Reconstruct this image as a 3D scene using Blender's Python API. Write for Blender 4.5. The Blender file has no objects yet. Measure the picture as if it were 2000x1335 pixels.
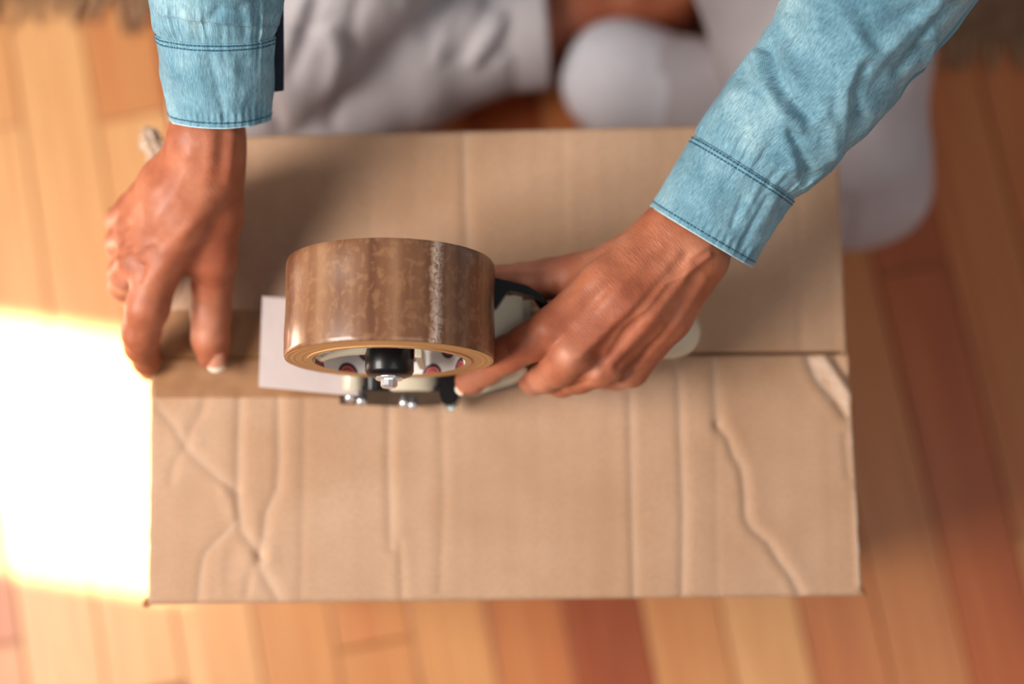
import bpy, bmesh, math, random
import numpy as np
from mathutils import Vector, Matrix

random.seed(7)
rng = np.random.default_rng(11)
D = bpy.data
SC = bpy.context.scene
C = SC.collection

# ------------------------------------------------------------------ camera, sky, sun, lamps, exposure
F = 2777.8                      # focal length in pixels of the 2000x1335 frame (50 mm on 36 mm)
T = math.radians(8.0)           # the camera looks almost straight down
ZT = 0.32                       # height of the box's top
HC = 1.112                      # height of the camera
cam = D.cameras.new('camera')
cam.sensor_width = 36.0
cam.lens = 50.0
cam.clip_start = 0.02
cam.dof.use_dof = True
cam.dof.focus_distance = 0.695
cam.dof.aperture_fstop = 2.1
cam_ob = D.objects.new('camera', cam)
cam_ob.location = (0, 0, HC)
cam_ob.rotation_euler = (T, 0, 0)
C.objects.link(cam_ob)
SC.camera = cam_ob
SC.view_settings.view_transform = 'Standard'
SC.view_settings.look = 'None'
SC.view_settings.exposure = 0.0
SC.view_settings.gamma = 1.0
SC.view_settings.use_curve_mapping = False
SC.cycles.use_denoising = True
SC.cycles.max_bounces = 8

world = D.worlds.new('world')
SC.world = world
world.use_nodes = True
bg = world.node_tree.nodes['Background']
bg.inputs[0].default_value = (0.96, 0.92, 0.95, 1)
bg.inputs[1].default_value = 0.19

SUN_EL, SUN_AZ = math.radians(35), 0.15         # towards +x and a little towards -y
sun = D.lights.new('sun', 'SUN')
sun.energy = 46.0
sun.color = (1.0, 0.90, 0.72)
sun.angle = math.radians(0.8)
sun_ob = D.objects.new('sun', sun)
sd = Vector((math.cos(SUN_EL), -SUN_AZ * math.cos(SUN_EL), -math.sin(SUN_EL)))
sun_ob.rotation_euler = sd.to_track_quat('-Z', 'Y').to_euler()
sun_ob.location = (-3, 0.4, 2.6)
C.objects.link(sun_ob)


def area(name, loc, target, w, h, energy, col):
    l = D.lights.new(name, 'AREA')
    l.shape = 'RECTANGLE'
    l.size, l.size_y = w, h
    l.energy = energy
    l.color = col
    o = D.objects.new(name, l)
    o.location = loc
    o.rotation_euler = (Vector(target) - Vector(loc)).to_track_quat('-Z', 'Y').to_euler()
    C.objects.link(o)
    return o


area('window_daylight', (-1.06, -0.10, 1.32), (0.0, 0.1, 0.35), 0.7, 0.6, 31.0, (1.0, 0.93, 0.85))
area('room_daylight', (-0.35, 1.7, 1.7), (0.1, 0.1, 0.3), 1.2, 1.0, 2.5, (0.84, 0.90, 1.0))
area('overhead_fill', (0.75, -0.5, 2.1), (0.3, 0.0, 0.1), 1.0, 1.0, 6.5, (1.0, 0.93, 0.86))  # fill lamp added overhead to brighten the floor on the right


# ------------------------------------------------------------------ pixel <-> world helpers
ct, st = math.cos(T), math.sin(T)


def P(px, py, z):
    u = (px - 1000.0) / F
    v = (667.5 - py) / F
    dx, dy, dz = u, st + v * ct, -ct + v * st
    k = (z - HC) / dz
    return np.array([dx * k, dy * k, z])


def K(px, py, h):               # h in millimetres above the box's top
    return P(px, py, ZT + h / 1000.0)


def proj(V):
    x = V[:, 0]; y = V[:, 1]; z = V[:, 2] - HC
    depth = st * y - ct * z
    yy = ct * y + st * z
    return 1000 + F * x / depth, 667.5 - F * yy / depth


def seg_dist(px, py, pts):
    best = np.full(px.shape, 1e9)
    side = np.zeros(px.shape)
    for (x0, y0), (x1, y1) in zip(pts[:-1], pts[1:]):
        dx, dy = x1 - x0, y1 - y0
        L = dx * dx + dy * dy + 1e-9
        t = np.clip(((px - x0) * dx + (py - y0) * dy) / L, 0, 1)
        ex, ey = px - x0 - t * dx, py - y0 - t * dy
        d = np.hypot(ex, ey)
        m = d < best
        best = np.where(m, d, best)
        side = np.where(m, np.sign(ex * dy - ey * dx), side)
    return best, side


def wig(x, y, seed, scale, octs=3):
    """a cheap smooth random field (sum of sines)"""
    r = np.random.default_rng(seed)
    o = np.zeros(np.broadcast(x, y).shape)
    a, f, tot = 1.0, 1.0 / scale, 0
    for _ in range(octs):
        for _ in range(5):
            an = r.uniform(0, 2 * math.pi)
            q = f * r.uniform(.7, 1.4)
            o += a * np.sin((x * math.cos(an) + y * math.sin(an)) * q * 6.283 + r.uniform(0, 6.28))
            tot += a * .6
        a *= .5; f *= 2.1
    return o / tot


# ------------------------------------------------------------------ object helpers
def mesh_ob(name, V, Fc, mat=None, parent=None, smooth=True, uv=None, attrs=None):
    me = D.meshes.new(name)
    me.from_pydata([tuple(map(float, v)) for v in V], [], [tuple(map(int, f)) for f in Fc])
    if smooth:
        me.polygons.foreach_set('use_smooth', [True] * len(me.polygons))
    if uv is not None:
        lay = me.uv_layers.new(name='UVMap')
        li = np.empty(len(me.loops), np.int32)
        me.loops.foreach_get('vertex_index', li)
        lay.data.foreach_set('uv', np.asarray(uv, np.float32)[li].ravel())
    if attrs:
        for k, a in attrs.items():
            at = me.attributes.new(k, 'FLOAT', 'POINT')
            at.data.foreach_set('value', np.asarray(a, np.float32))
    me.update()
    o = D.objects.new(name, me)
    C.objects.link(o)
    if mat:
        me.materials.append(mat)
    if parent:
        o.parent = parent
    return o


def bm_ob(name, bm, mat=None, parent=None, smooth=False):
    me = D.meshes.new(name)
    bm.normal_update()
    bm.to_mesh(me)
    bm.free()
    if smooth:
        me.polygons.foreach_set('use_smooth', [True] * len(me.polygons))
    o = D.objects.new(name, me)
    C.objects.link(o)
    if mat:
        me.materials.append(mat)
    if parent:
        o.parent = parent
    return o


def tag(o, label=None, cat=None, group=None, kind=None):
    for k, v in (('label', label), ('category', cat), ('group', group), ('kind', kind)):
        if v:
            o[k] = v
    return o


def empty(name, loc):
    o = D.objects.new(name, None)
    o.location = loc
    o.empty_display_size = .03
    C.objects.link(o)
    return o


def keep(o, parent):            # parent without moving
    o.parent = parent
    o.matrix_parent_inverse = Matrix.Translation(parent.location).inverted()
    return o


def box_bm(bm, lo, hi, M=None, bev=0.0):
    r = bmesh.ops.create_cube(bm, size=1.0)
    vs = r['verts']
    for v in vs:
        v.co = Vector([(lo[i] + hi[i]) / 2 + v.co[i] * (hi[i] - lo[i]) for i in range(3)])
    if bev:
        es = list({e for v in vs for e in v.link_edges})
        rr = bmesh.ops.bevel(bm, geom=es, offset=bev, segments=2, affect='EDGES', profile=.6)
        vs = list({v for f in rr['faces'] for v in f.verts} | {v for v in vs if v.is_valid})
    if M is not None:
        for v in vs:
            v.co = M @ v.co
    return vs


def prism(pts, z0, z1, M, bev=0.0006):
    """closed outline extruded from z0 to z1, put in place by M"""
    bm = bmesh.new()
    lo = [bm.verts.new((p[0], p[1], z0)) for p in pts]
    f = bm.faces.new(lo)
    r = bmesh.ops.extrude_face_region(bm, geom=[f])
    for v in [g for g in r['geom'] if isinstance(g, bmesh.types.BMVert)]:
        v.co.z = z1
    bmesh.ops.recalc_face_normals(bm, faces=bm.faces)
    if bev:
        es = [e for e in bm.edges if len(e.link_faces) == 2 and e.calc_face_angle(0) > .7]
        bmesh.ops.bevel(bm, geom=es, offset=bev, segments=2, affect='EDGES')
    for v in bm.verts:
        v.co = M @ v.co
    return bm


def lathe(profile, M, n=96, closed=True, uvs=False):
    """profile = [(radius, axial)] turned about local Z, M to world. returns V,F,uv"""
    V, uv, Fc = [], [], []
    m = len(profile)
    n1 = n + 1 if uvs else n
    for i in range(n1):
        a = 2 * math.pi * i / n
        for j, (r, z) in enumerate(profile):
            V.append(M @ Vector((r * math.cos(a), r * math.sin(a), z)))
            uv.append((i / n, j / max(1, m - 1)))
    for i in range(n):
        i2 = (i + 1) if uvs else (i + 1) % n
        for j in range(m if closed else m - 1):
            j2 = (j + 1) % m
            Fc.append((i * m + j, i * m + j2, i2 * m + j2, i2 * m + j))
    return V, Fc, uv


# ------------------------------------------------------------------ node helpers
class N:
    def __init__(s, name):
        s.m = D.materials.new(name)
        s.m.use_nodes = True
        s.t = s.m.node_tree
        s.b = s.t.nodes['Principled BSDF']

    def n(s, ty, **kw):
        nd = s.t.nodes.new(ty)
        for k, v in kw.items():
            setattr(nd, k, v)
        return nd

    def l(s, a, b):
        s.t.links.new(a, b)

    def noise(s, vec, scale, detail=3, rough=.55, dist=0):
        nd = s.n('ShaderNodeTexNoise')
        nd.inputs['Scale'].default_value = scale
        nd.inputs['Detail'].default_value = detail
        nd.inputs['Roughness'].default_value = rough
        nd.inputs['Distortion'].default_value = dist
        if vec is not None:
            s.l(vec, nd.inputs['Vector'])
        return nd.outputs['Fac']

    def obj(s):
        return s.n('ShaderNodeTexCoord').outputs['Object']

    def uv(s):
        return s.n('ShaderNodeTexCoord').outputs['UV']

    def mapp(s, vec, scale=(1, 1, 1), rot=(0, 0, 0), loc=(0, 0, 0)):
        nd = s.n('ShaderNodeMapping')
        nd.inputs['Scale'].default_value = scale
        nd.inputs['Rotation'].default_value = rot
        nd.inputs['Location'].default_value = loc
        s.l(vec, nd.inputs['Vector'])
        return nd.outputs['Vector']

    def ramp(s, fac, stops, interp='LINEAR'):
        nd = s.n('ShaderNodeValToRGB')
        nd.color_ramp.interpolation = interp
        el = nd.color_ramp.elements
        while len(el) < len(stops):
            el.new(.5)
        for e, (p, c) in zip(el, stops):
            e.position = p
            e.color = (*c, 1) if len(c) == 3 else c
        s.l(fac, nd.inputs['Fac'])
        return nd.outputs['Color']

    def mix(s, fac, a, b, mode='MIX'):
        nd = s.n('ShaderNodeMix', data_type='RGBA', blend_type=mode)
        for v, i in ((fac, 0), (a, 6), (b, 7)):
            if isinstance(v, (int, float)):
                nd.inputs[i].default_value = v
            elif isinstance(v, tuple):
                nd.inputs[i].default_value = (*v, 1) if len(v) == 3 else v
            else:
                s.l(v, nd.inputs[i])
        return nd.outputs[2]

    def math(s, op, a, b=0.0, c=None):
        nd = s.n('ShaderNodeMath', operation=op)
        for i, v in enumerate((a, b) if c is None else (a, b, c)):
            if isinstance(v, (int, float)):
                nd.inputs[i].default_value = v
            else:
                s.l(v, nd.inputs[i])
        return nd.outputs[0]

    def attr(s, name):
        return s.n('ShaderNodeAttribute', attribute_name=name).outputs['Fac']

    def bump(s, hgt, strength, dist, prev=None):
        nd = s.n('ShaderNodeBump')
        nd.inputs['Strength'].default_value = strength
        nd.inputs['Distance'].default_value = dist
        s.l(hgt, nd.inputs['Height'])
        if prev is not None:
            s.l(prev, nd.inputs['Normal'])
        s.l(nd.outputs['Normal'], s.b.inputs['Normal'])
        return nd.outputs['Normal']

    def set(s, **kw):
        names = {'rough': 'Roughness', 'metal': 'Metallic', 'spec': 'Specular IOR Level', 'coat': 'Coat Weight',
                 'coat_rough': 'Coat Roughness', 'sheen': 'Sheen Weight', 'alpha': 'Alpha',
                 'trans': 'Transmission Weight', 'sss': 'Subsurface Weight', 'sss_scale': 'Subsurface Scale'}
        for k, v in kw.items():
            i = s.b.inputs['Base Color' if k == 'col' else names[k]]
            if isinstance(v, tuple):
                i.default_value = (*v, 1)
            elif isinstance(v, (int, float)):
                i.default_value = v
            else:
                s.l(v, i)
        return s


def srgb(r, g, b):
    def f(c):
        c /= 255.0
        return c / 12.92 if c <= .04045 else ((c + .055) / 1.055) ** 2.4
    return (f(r), f(g), f(b))


# ------------------------------------------------------------------ materials
def mat_wood():
    s = N('floor_wood')
    o = s.obj()
    rnd = s.n('ShaderNodeObjectInfo')
    tone = s.n('ShaderNodeAttribute', attribute_type='OBJECT', attribute_name='tone').outputs['Fac']
    add = s.n('ShaderNodeVectorMath', operation='MULTIPLY_ADD')
    s.l(rnd.outputs['Random'], add.inputs[0])
    add.inputs[1].default_value = (7, 13, 3)
    s.l(o, add.inputs[2])
    g = s.noise(s.mapp(add.outputs[0], (26, 1.6, 20)), 1.0, 5, .6, .6)
    g2 = s.noise(s.mapp(add.outputs[0], (200, 6, 100)), 1.0, 3, .6)
    t = s.math('ADD', tone, s.math('MULTIPLY', s.math('SUBTRACT', g, .5), .45))
    col = s.ramp(t, [(0, srgb(136, 66, 36)), (.35, srgb(178, 94, 50)), (.7, srgb(204, 142, 90)), (1, srgb(234, 186, 132))])
    col = s.mix(.25, col, s.ramp(g2, [(.35, (.25, .13, .06)), (.6, (.9, .75, .55))]), 'SOFT_LIGHT')
    s.set(col=col, rough=.38, spec=.45)
    s.bump(g2, .15, .0005)
    return s.m


def mat_slab():
    s = N('dark_subfloor')
    s.set(col=s.ramp(s.noise(s.obj(), 8), [(.3, srgb(70, 38, 22)), (.7, srgb(100, 56, 32))]), rough=.7)
    return s.m


def mat_wall():
    s = N('plaster')
    n = s.noise(s.obj(), 40)
    s.set(col=s.ramp(n, [(0, srgb(205, 195, 180)), (1, srgb(226, 218, 206))]), rough=.85)
    s.bump(n, .1, .002)
    return s.m


def mat_card(name='cardboard', base=(188, 152, 124), light=(200, 166, 140), dark=(178, 140, 110)):
    s = N(name)
    o = s.obj()
    fib = s.noise(s.mapp(o, (60, 1500, 200)), 1, 3, .6)
    fib2 = s.noise(s.mapp(o, (900, 500, 500)), 1, 2, .7)
    big = s.noise(o, 14, 3, .5)
    flute = s.noise(s.mapp(o, (110, 4, 4)), 1, 1, .4)
    col = s.ramp(big, [(.25, srgb(*dark)), (.5, srgb(*base)), (.8, srgb(*light))])
    col = s.mix(.2, col, s.ramp(flute, [(.3, (.42, .42, .42)), (.7, (.58, .58, .58))]), 'OVERLAY')
    col = s.mix(.30, col, s.ramp(fib2, [(.3, (.35, .33, .3)), (.7, (.65, .66, .68))]), 'OVERLAY')
    cr = s.attr('scuff')
    col = s.mix(s.math('MULTIPLY', cr, .8), col, srgb(224, 200, 182))
    s.set(col=col, rough=.78, spec=.25)
    n1 = s.bump(flute, .15, .0008)
    s.bump(fib, .2, .0003, n1)
    return s.m


def mat_skin():
    s = N('skin')
    o = s.obj()
    big = s.noise(o, 38, 3, .55)
    mid = s.noise(o, 160, 3, .6)
    col = s.ramp(big, [(.25, srgb(146, 86, 62)), (.5, srgb(176, 113, 84)), (.78, srgb(198, 140, 112))])
    col = s.mix(.35, col, s.ramp(mid, [(.3, srgb(150, 80, 58)), (.7, srgb(214, 156, 122))]), 'SOFT_LIGHT')
    red = s.attr('red')
    col = s.mix(s.math('MULTIPLY', red, .4), col, srgb(166, 80, 54))
    pk = s.attr('pale')
    col = s.mix(s.math('MULTIPLY', pk, .6), col, srgb(226, 164, 140))
    s.set(col=col, rough=.47, spec=.4, sss=.10, sss_scale=.004)
    s.b.inputs['Subsurface Radius'].default_value = (1.0, .35, .2)
    # fine wrinkles run across the wrist and the knuckles
    wr = s.noise(s.mapp(s.mapp(o, (1, 1, 1), (0, 0, math.radians(-38))), (1250, 130, 400)), 1, 3, .55, .6)
    n1 = s.bump(s.math('MULTIPLY', wr, s.math('ADD', s.math('MULTIPLY', s.attr('wrinkle'), .8), .12)), .55, .0012)
    vor = s.n('ShaderNodeTexVoronoi', feature='DISTANCE_TO_EDGE')
    vor.inputs['Scale'].default_value = 900
    s.l(o, vor.inputs['Vector'])
    n2 = s.bump(vor.outputs['Distance'], .25, .0003, n1)
    s.bump(s.noise(o, 300, 3), .25, .0006, n2)
    return s.m


def mat_nail():
    s = N('fingernail')
    tip = s.attr('tip')
    s.set(col=s.ramp(tip, [(.78, srgb(206, 140, 112)), (.86, srgb(240, 222, 204))]), rough=.22, spec=.5, sss=.2, sss_scale=.002)
    return s.m


def mat_denim(name='denim', use_uv=True, tint=0.0):
    s = N(name)
    o = s.uv() if use_uv else s.obj()
    k = 1.0 if use_uv else 1.0
    warp = s.noise(s.mapp(o, (1700 * k, 260 * k, 900)), 1, 2, .6)
    weft = s.noise(s.mapp(o, (300 * k, 1600 * k, 900)), 1, 2, .6)
    patch = s.noise(o, 26, 4, .6)
    tw = s.n('ShaderNodeTexWave', wave_type='BANDS', bands_direction='DIAGONAL')
    tw.inputs['Scale'].default_value = 800
    tw.inputs['Distortion'].default_value = .8
    tw.inputs['Detail'].default_value = 1
    s.l(o, tw.inputs['Vector'])
    d = tint
    col = s.ramp(patch, [(.30, srgb(90, 132, 150)), (.5, srgb(118, 159, 175)), (.72, srgb(156, 190, 200))])
    col = s.mix(.55, col, s.ramp(warp, [(.32, (.20, .25, .30)), (.68, (.82, .80, .78))]), 'OVERLAY')
    col = s.mix(.30, col, s.ramp(weft, [(.3, (.36, .38, .40)), (.7, (.64, .64, .64))]), 'OVERLAY')
    col = s.mix(.14, col, tw.outputs['Color'], 'OVERLAY')
    s.set(col=col, rough=.85, spec=.2, sheen=.15)
    n1 = s.bump(tw.outputs['Fac'], .2, .0002)
    n2 = s.bump(warp, .3, .0004, n1)
    s.bump(s.noise(o, 120, 3, .6), .35, .0016, n2)
    return s.m


def flat(name, col, rough=.5, metal=0, coat=0, spec=.5, nscale=60, var=.08, bump=.05):
    s = N(name)
    n = s.noise(s.obj(), nscale, 3)
    c0 = tuple(max(0, c * (1 - var)) for c in srgb(*col))
    c1 = tuple(min(1, c * (1 + var)) for c in srgb(*col))
    s.set(col=s.ramp(n, [(.3, c0), (.7, c1)]), rough=rough, metal=metal, coat=coat, spec=spec)
    if bump:
        s.bump(n, bump, .0005)
    return s.m


def mat_trousers():
    s = N('white_cotton')
    o = s.obj()
    n = s.noise(o, 10, 4, .6)
    f = s.noise(s.mapp(o, (700, 700, 700)), 1, 2)
    s.set(col=s.ramp(n, [(.3, srgb(176, 168, 172)), (.7, srgb(196, 190, 194))]), rough=.85, spec=.2, sheen=.2)
    n1 = s.bump(n, .5, .012)
    s.bump(f, .1, .0005, n1)
    return s.m


def mat_tape_outer():
    """brown parcel tape on the roll: bubbles under the film, one crinkled pale streak"""
    s = N('brown_tape')
    uv = s.uv()                     # x: metres around, y: metres along the axis
    sep = s.n('ShaderNodeSeparateXYZ')
    s.l(uv, sep.inputs[0])
    bub = s.noise(s.mapp(uv, (210, 150, 1)), 1, 3, .5, .6)
    bub2 = s.noise(s.mapp(uv, (420, 300, 1)), 1, 2, .6, .3)
    band = s.noise(s.mapp(uv, (75, 3, 1)), 1, 2, .5)
    base = s.ramp(band, [(.3, srgb(96, 58, 38)), (.5, srgb(124, 84, 58)), (.7, srgb(154, 116, 86))])
    m = s.ramp(s.math('ADD', s.math('MULTIPLY', bub, .6), s.math('MULTIPLY', bub2, .4)), [(.50, (0, 0, 0)), (.60, (1, 1, 1))])
    col = s.mix(s.math('MULTIPLY', m, .25), base, srgb(186, 140, 96))
    # crinkled streak
    wob = s.noise(s.mapp(uv, (1, 160, 1)), 1, 3, .6)
    x = s.math('ADD', s.math('SUBTRACT', sep.outputs[0], STREAK_U), s.math('MULTIPLY', s.math('SUBTRACT', wob, .5), .006))
    ax = s.math('ABSOLUTE', x)
    inside = s.ramp(ax, [(.0019, (1, 1, 1)), (.0032, (0, 0, 0))])
    cr = s.noise(s.mapp(uv, (520, 330, 1)), 1, 4, .7, 1.0)
    crm = s.ramp(cr, [(.40, (0, 0, 0)), (.50, (1, 1, 1))])
    st_ = s.math('MULTIPLY', inside, crm)
    col = s.mix(s.math('MULTIPLY', st_, .85), col, srgb(226, 204, 186))
    s.set(col=col, rough=.36, spec=.45, coat=.35, coat_rough=.10)
    n1 = s.bump(bub, .12, .0012)
    n2 = s.bump(s.math('MULTIPLY', inside, cr), .6, .0016, n1)
    s.bump(band, .3, .002, n2)
    return s.m


def mat_tape_side():
    s = N('tape_edge_layers')
    rad = s.attr('rad')
    n = s.n('ShaderNodeTexNoise')
    n.noise_dimensions = '1D'
    n.inputs['Scale'].default_value = 3800
    n.inputs['Detail'].default_value = 3
    s.l(rad, n.inputs['W'])
    f = n.outputs['Fac']
    s.set(col=s.ramp(f, [(.25, srgb(188, 134, 80)), (.5, srgb(206, 154, 98)), (.75, srgb(220, 172, 116))]), rough=.5)
    s.bump(f, .25, .0003)
    return s.m


def mat_core_print():
    """inside of the cardboard core: white paper with ringed coral and navy roundels"""
    s = N('printed_core_paper')
    uv = s.uv()                     # metres around, metres along
    sep = s.n('ShaderNodeSeparateXYZ')
    s.l(uv, sep.inputs[0])
    u, v = sep.outputs[0], sep.outputs[1]
    px_, py_ = .0235, .0140
    row = s.math('FLOOR', s.math('DIVIDE', v, py_))
    ush = s.math('ADD', u, s.math('MULTIPLY', row, px_ * .5))
    fu = s.math('SUBTRACT', s.math('MULTIPLY', s.math('FRACT', s.math('DIVIDE', ush, px_)), px_), px_ / 2)
    fv = s.math('SUBTRACT', s.math('MULTIPLY', s.math('FRACT', s.math('DIVIDE', v, py_)), py_), py_ / 2)
    r = s.math('SQRT', s.math('ADD', s.math('MULTIPLY', fu, fu), s.math('MULTIPLY', fv, fv)))
    rn = s.math('DIVIDE', r, .0063)
    navy, coral, white = srgb(34, 32, 66), srgb(214, 92, 74), srgb(236, 230, 226)
    col = s.ramp(rn, [(0, coral), (.16, navy), (.30, coral), (.44, navy), (.56, coral), (.74, navy), (1.0, white)], 'CONSTANT')
    s.set(col=col, rough=.55)
    return s.m


def mat_clear_tape():
    s = N('clear_brown_tape')
    o = s.obj()
    n = s.noise(s.mapp(o, (60, 220, 60)), 1, 3, .6)
    s.set(col=s.ramp(n, [(.3, srgb(150, 96, 44)), (.7, srgb(180, 124, 66))]), rough=.22, spec=.5, alpha=.42)
    s.bump(n, .2, .001)
    return s.m


def mat_plastic():
    s = N('milky_plastic')
    n = s.noise(s.obj(), 50, 2)
    s.set(col=s.ramp(n, [(.3, srgb(184, 168, 166)), (.7, srgb(194, 178, 175))]), rough=.3, spec=.5, alpha=.9)
    return s.m


ROLL_R = 0.0525
STREAK_U = ROLL_R * math.radians(90 - 29.5)
M_WOOD, M_SLAB, M_WALL = mat_wood(), mat_slab(), mat_wall()
M_CARD = mat_card()
M_CARD_IN = mat_card('cardboard_inside', (160, 116, 80), (178, 132, 96), (140, 98, 66))
M_TORN = flat('torn_card_paper', (206, 182, 160), .9, nscale=300, var=.2, bump=.4)
M_RAW = flat('raw_card_edge', (176, 122, 80), .9, nscale=400, var=.3, bump=.4)
M_SKIN, M_NAIL = mat_skin(), mat_nail()
M_DENIM = mat_denim()
M_DENIM_BODY = mat_denim('denim_body', False)
M_HEM = flat('denim_hem_edge', (176, 208, 222), .85, nscale=500, var=.15, bump=.3)
M_THREAD = flat('teal_thread', (40, 98, 124), .7, nscale=900, var=.2)
M_NAVY = flat('shaded_placket_navy', (34, 42, 60), .9, nscale=300, var=.2)
M_TROUS = mat_trousers()
M_SOCK = flat('white_sock_knit', (214, 212, 220), .9, nscale=200, var=.05, bump=.2)
M_HAIR = flat('dark_brown_hair', (46, 30, 22), .5, nscale=300, var=.4, bump=.6)
M_CREAM = flat('cream_enamel', (214, 204, 180), .32, coat=.3, nscale=40, var=.05)
M_BLACK = flat('black_enamel', (14, 14, 17), .34, coat=.15, nscale=60, var=.2, spec=.35)
M_CHROME = flat('bright_steel', (236, 236, 240), .16, metal=.75, coat=.5, nscale=90, var=.04)
M_RUG = flat('brown_rug_wool', (124, 92, 70), .95, nscale=160, var=.35, bump=.7)
M_FRINGE = flat('rug_fringe_wool', (164, 130, 100), .95, nscale=260, var=.25, bump=.5)
M_TAPE, M_TSIDE, M_CORE, M_CTAPE, M_PLAS = mat_tape_outer(), mat_tape_side(), mat_core_print(), mat_clear_tape(), mat_plastic()
M_CLEARBIT = flat('glossy_pale_plastic', (200, 232, 236), .12, coat=.6, nscale=60, var=.03)


# ------------------------------------------------------------------ floor of strip planks
def build_floor():
    me_bm = bmesh.new()
    box_bm(me_bm, (-3.0, -3.0, -.05), (3.0, 3.0, -.012))
    fl = bm_ob('floor', me_bm, M_SLAB)
    tag(fl, kind='structure')
    PW, ANG = .0590, math.radians(11.0)
    Rm = Matrix.Rotation(ANG, 4, 'Z')
    protos = {}

    def proto(L):
        if L not in protos:
            bm = bmesh.new()
            g = .0006
            box_bm(bm, (-PW / 2 + g, -L / 2 + g, -.012), (PW / 2 - g, L / 2 - g, 0), bev=.0009)
            me = D.meshes.new('plank')
            bm.to_mesh(me); bm.free()
            me.materials.append(M_WOOD)
            protos[L] = me
        return protos[L]
    # colours read off the photograph: (pixel x, pixel y) -> tone
    Ri = Rm.inverted()
    hints = []
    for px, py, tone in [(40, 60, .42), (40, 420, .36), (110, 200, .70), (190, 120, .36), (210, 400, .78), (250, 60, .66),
                         (60, 1250, .85), (200, 1280, .95), (330, 1290, .85), (470, 1290, .82), (600, 1290, .66), (720, 1290, .68),  # lower-left planks made paler, the warm glow put into their tone
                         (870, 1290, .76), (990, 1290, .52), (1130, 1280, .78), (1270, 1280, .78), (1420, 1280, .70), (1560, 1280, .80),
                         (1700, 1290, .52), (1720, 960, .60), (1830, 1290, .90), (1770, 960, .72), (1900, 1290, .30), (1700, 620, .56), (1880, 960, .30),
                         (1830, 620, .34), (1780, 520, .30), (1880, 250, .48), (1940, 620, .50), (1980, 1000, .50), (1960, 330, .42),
                         (1000, 210, .15), (1250, 20, .15)]:  # shadow on the floor between the legs put into these dark tones
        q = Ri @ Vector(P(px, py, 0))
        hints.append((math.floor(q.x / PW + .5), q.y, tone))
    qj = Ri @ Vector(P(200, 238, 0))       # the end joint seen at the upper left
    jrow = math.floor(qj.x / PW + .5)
    r = random.Random(5)
    for row in range(-24, 25):
        y = -1.9 - r.random() * .7
        if row == jrow:
            y = qj.y - .78 - .86
        Ls = []
        while y < 2.0:
            L = r.choice((1.0, 1.25, 1.5))
            if row == jrow:
                L = .86 if y < qj.y - .79 else .78
            Ls.append((y, L))
            y += L
        for (y0, L) in Ls:
            y1 = y0 + L
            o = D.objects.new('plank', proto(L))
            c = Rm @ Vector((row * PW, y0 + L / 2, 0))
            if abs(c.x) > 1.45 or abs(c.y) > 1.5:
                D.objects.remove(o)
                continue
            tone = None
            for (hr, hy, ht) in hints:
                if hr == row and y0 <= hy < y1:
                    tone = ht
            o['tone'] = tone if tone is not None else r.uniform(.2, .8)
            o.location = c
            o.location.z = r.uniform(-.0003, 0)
            o.rotation_euler = (0, 0, ANG)
            C.objects.link(o)
            o.parent = fl
    # side wall with the tall narrow opening that lets the sun in
    xw = -1.62
    a = P(0, 607, 0); b = P(0, 1113, 0)
    ya = a[1] + (a[0] - xw) * SUN_AZ
    yb = b[1] + (b[0] - xw) * SUN_AZ
    zt = (P(308, 900, 0)[0] - xw + .05) * math.tan(SUN_EL)
    bm = bmesh.new()
    box_bm(bm, (xw - .03, -3, -.05), (xw, yb, 2.5))
    box_bm(bm, (xw - .03, ya, -.05), (xw, 3, 2.5))
    box_bm(bm, (xw - .03, yb, zt), (xw, ya, 2.5))
    box_bm(bm, (xw - .03, yb, -.05), (xw, ya, .02))
    tag(bm_ob('wall_left', bm, M_WALL), kind='structure')


build_floor()

# ------------------------------------------------------------------ rug with a fringe behind the person
def build_rug():
    a, b = P(-60, -25, .0), P(2060, 78, .0)
    a[2] = b[2] = 0
    u = (b - a); L = np.linalg.norm(u); u /= L
    v = np.array([-u[1], u[0], 0])
    a = a - u * .35
    L += .7
    bm = bmesh.new()
    M = Matrix(((u[0], v[0], 0, a[0]), (u[1], v[1], 0, a[1]), (0, 0, 1, 0), (0, 0, 0, 1)))
    box_bm(bm, (0, 0, .0005), (L, 1.0, .010), M, .003)
    rug = bm_ob('rug', bm, M_RUG)
    tag(rug, 'brown woven rug with a pale fringe lying on the floor under the seated person', 'rug')
    V, Fc = [], []
    r = random.Random(3)
    n = 210
    for i in range(n):
        x0 = L * (i + .5) / n
        ln = r.uniform(.024, .040)
        sway = r.uniform(-.010, .010)
        w = r.uniform(.0022, .0034)
        prev = None
        for k in range(5):
            t = k / 4
            cx, cy, cz = x0 + sway * t * t, .004 - ln * t, .007 - .004 * t
            ww = w * (1 - .3 * t)
            ring = []
            for q in range(5):
                an = q * 2 * math.pi / 5
                V.append(M @ Vector((cx + ww * math.cos(an), cy, cz + ww * .8 * math.sin(an))))
                ring.append(len(V) - 1)
            if prev:
                for q in range(5):
                    Fc.append((prev[q], prev[(q + 1) % 5], ring[(q + 1) % 5], ring[q]))
            prev = ring
        Fc.append(tuple(prev[::-1]))
    fr = mesh_ob('fringe', V, Fc, M_FRINGE, rug)
    fr['kind'] = 'stuff'


build_rug()

# ------------------------------------------------------------------ cardboard box
BL, BR = K(288, 1180, 0), K(1683, 1163, 0)
TL, TR = K(291, 268, 0), K(1634, 236, 0)
SL, SR = K(296, 702, 0), K(1657, 692, 0)

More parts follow.
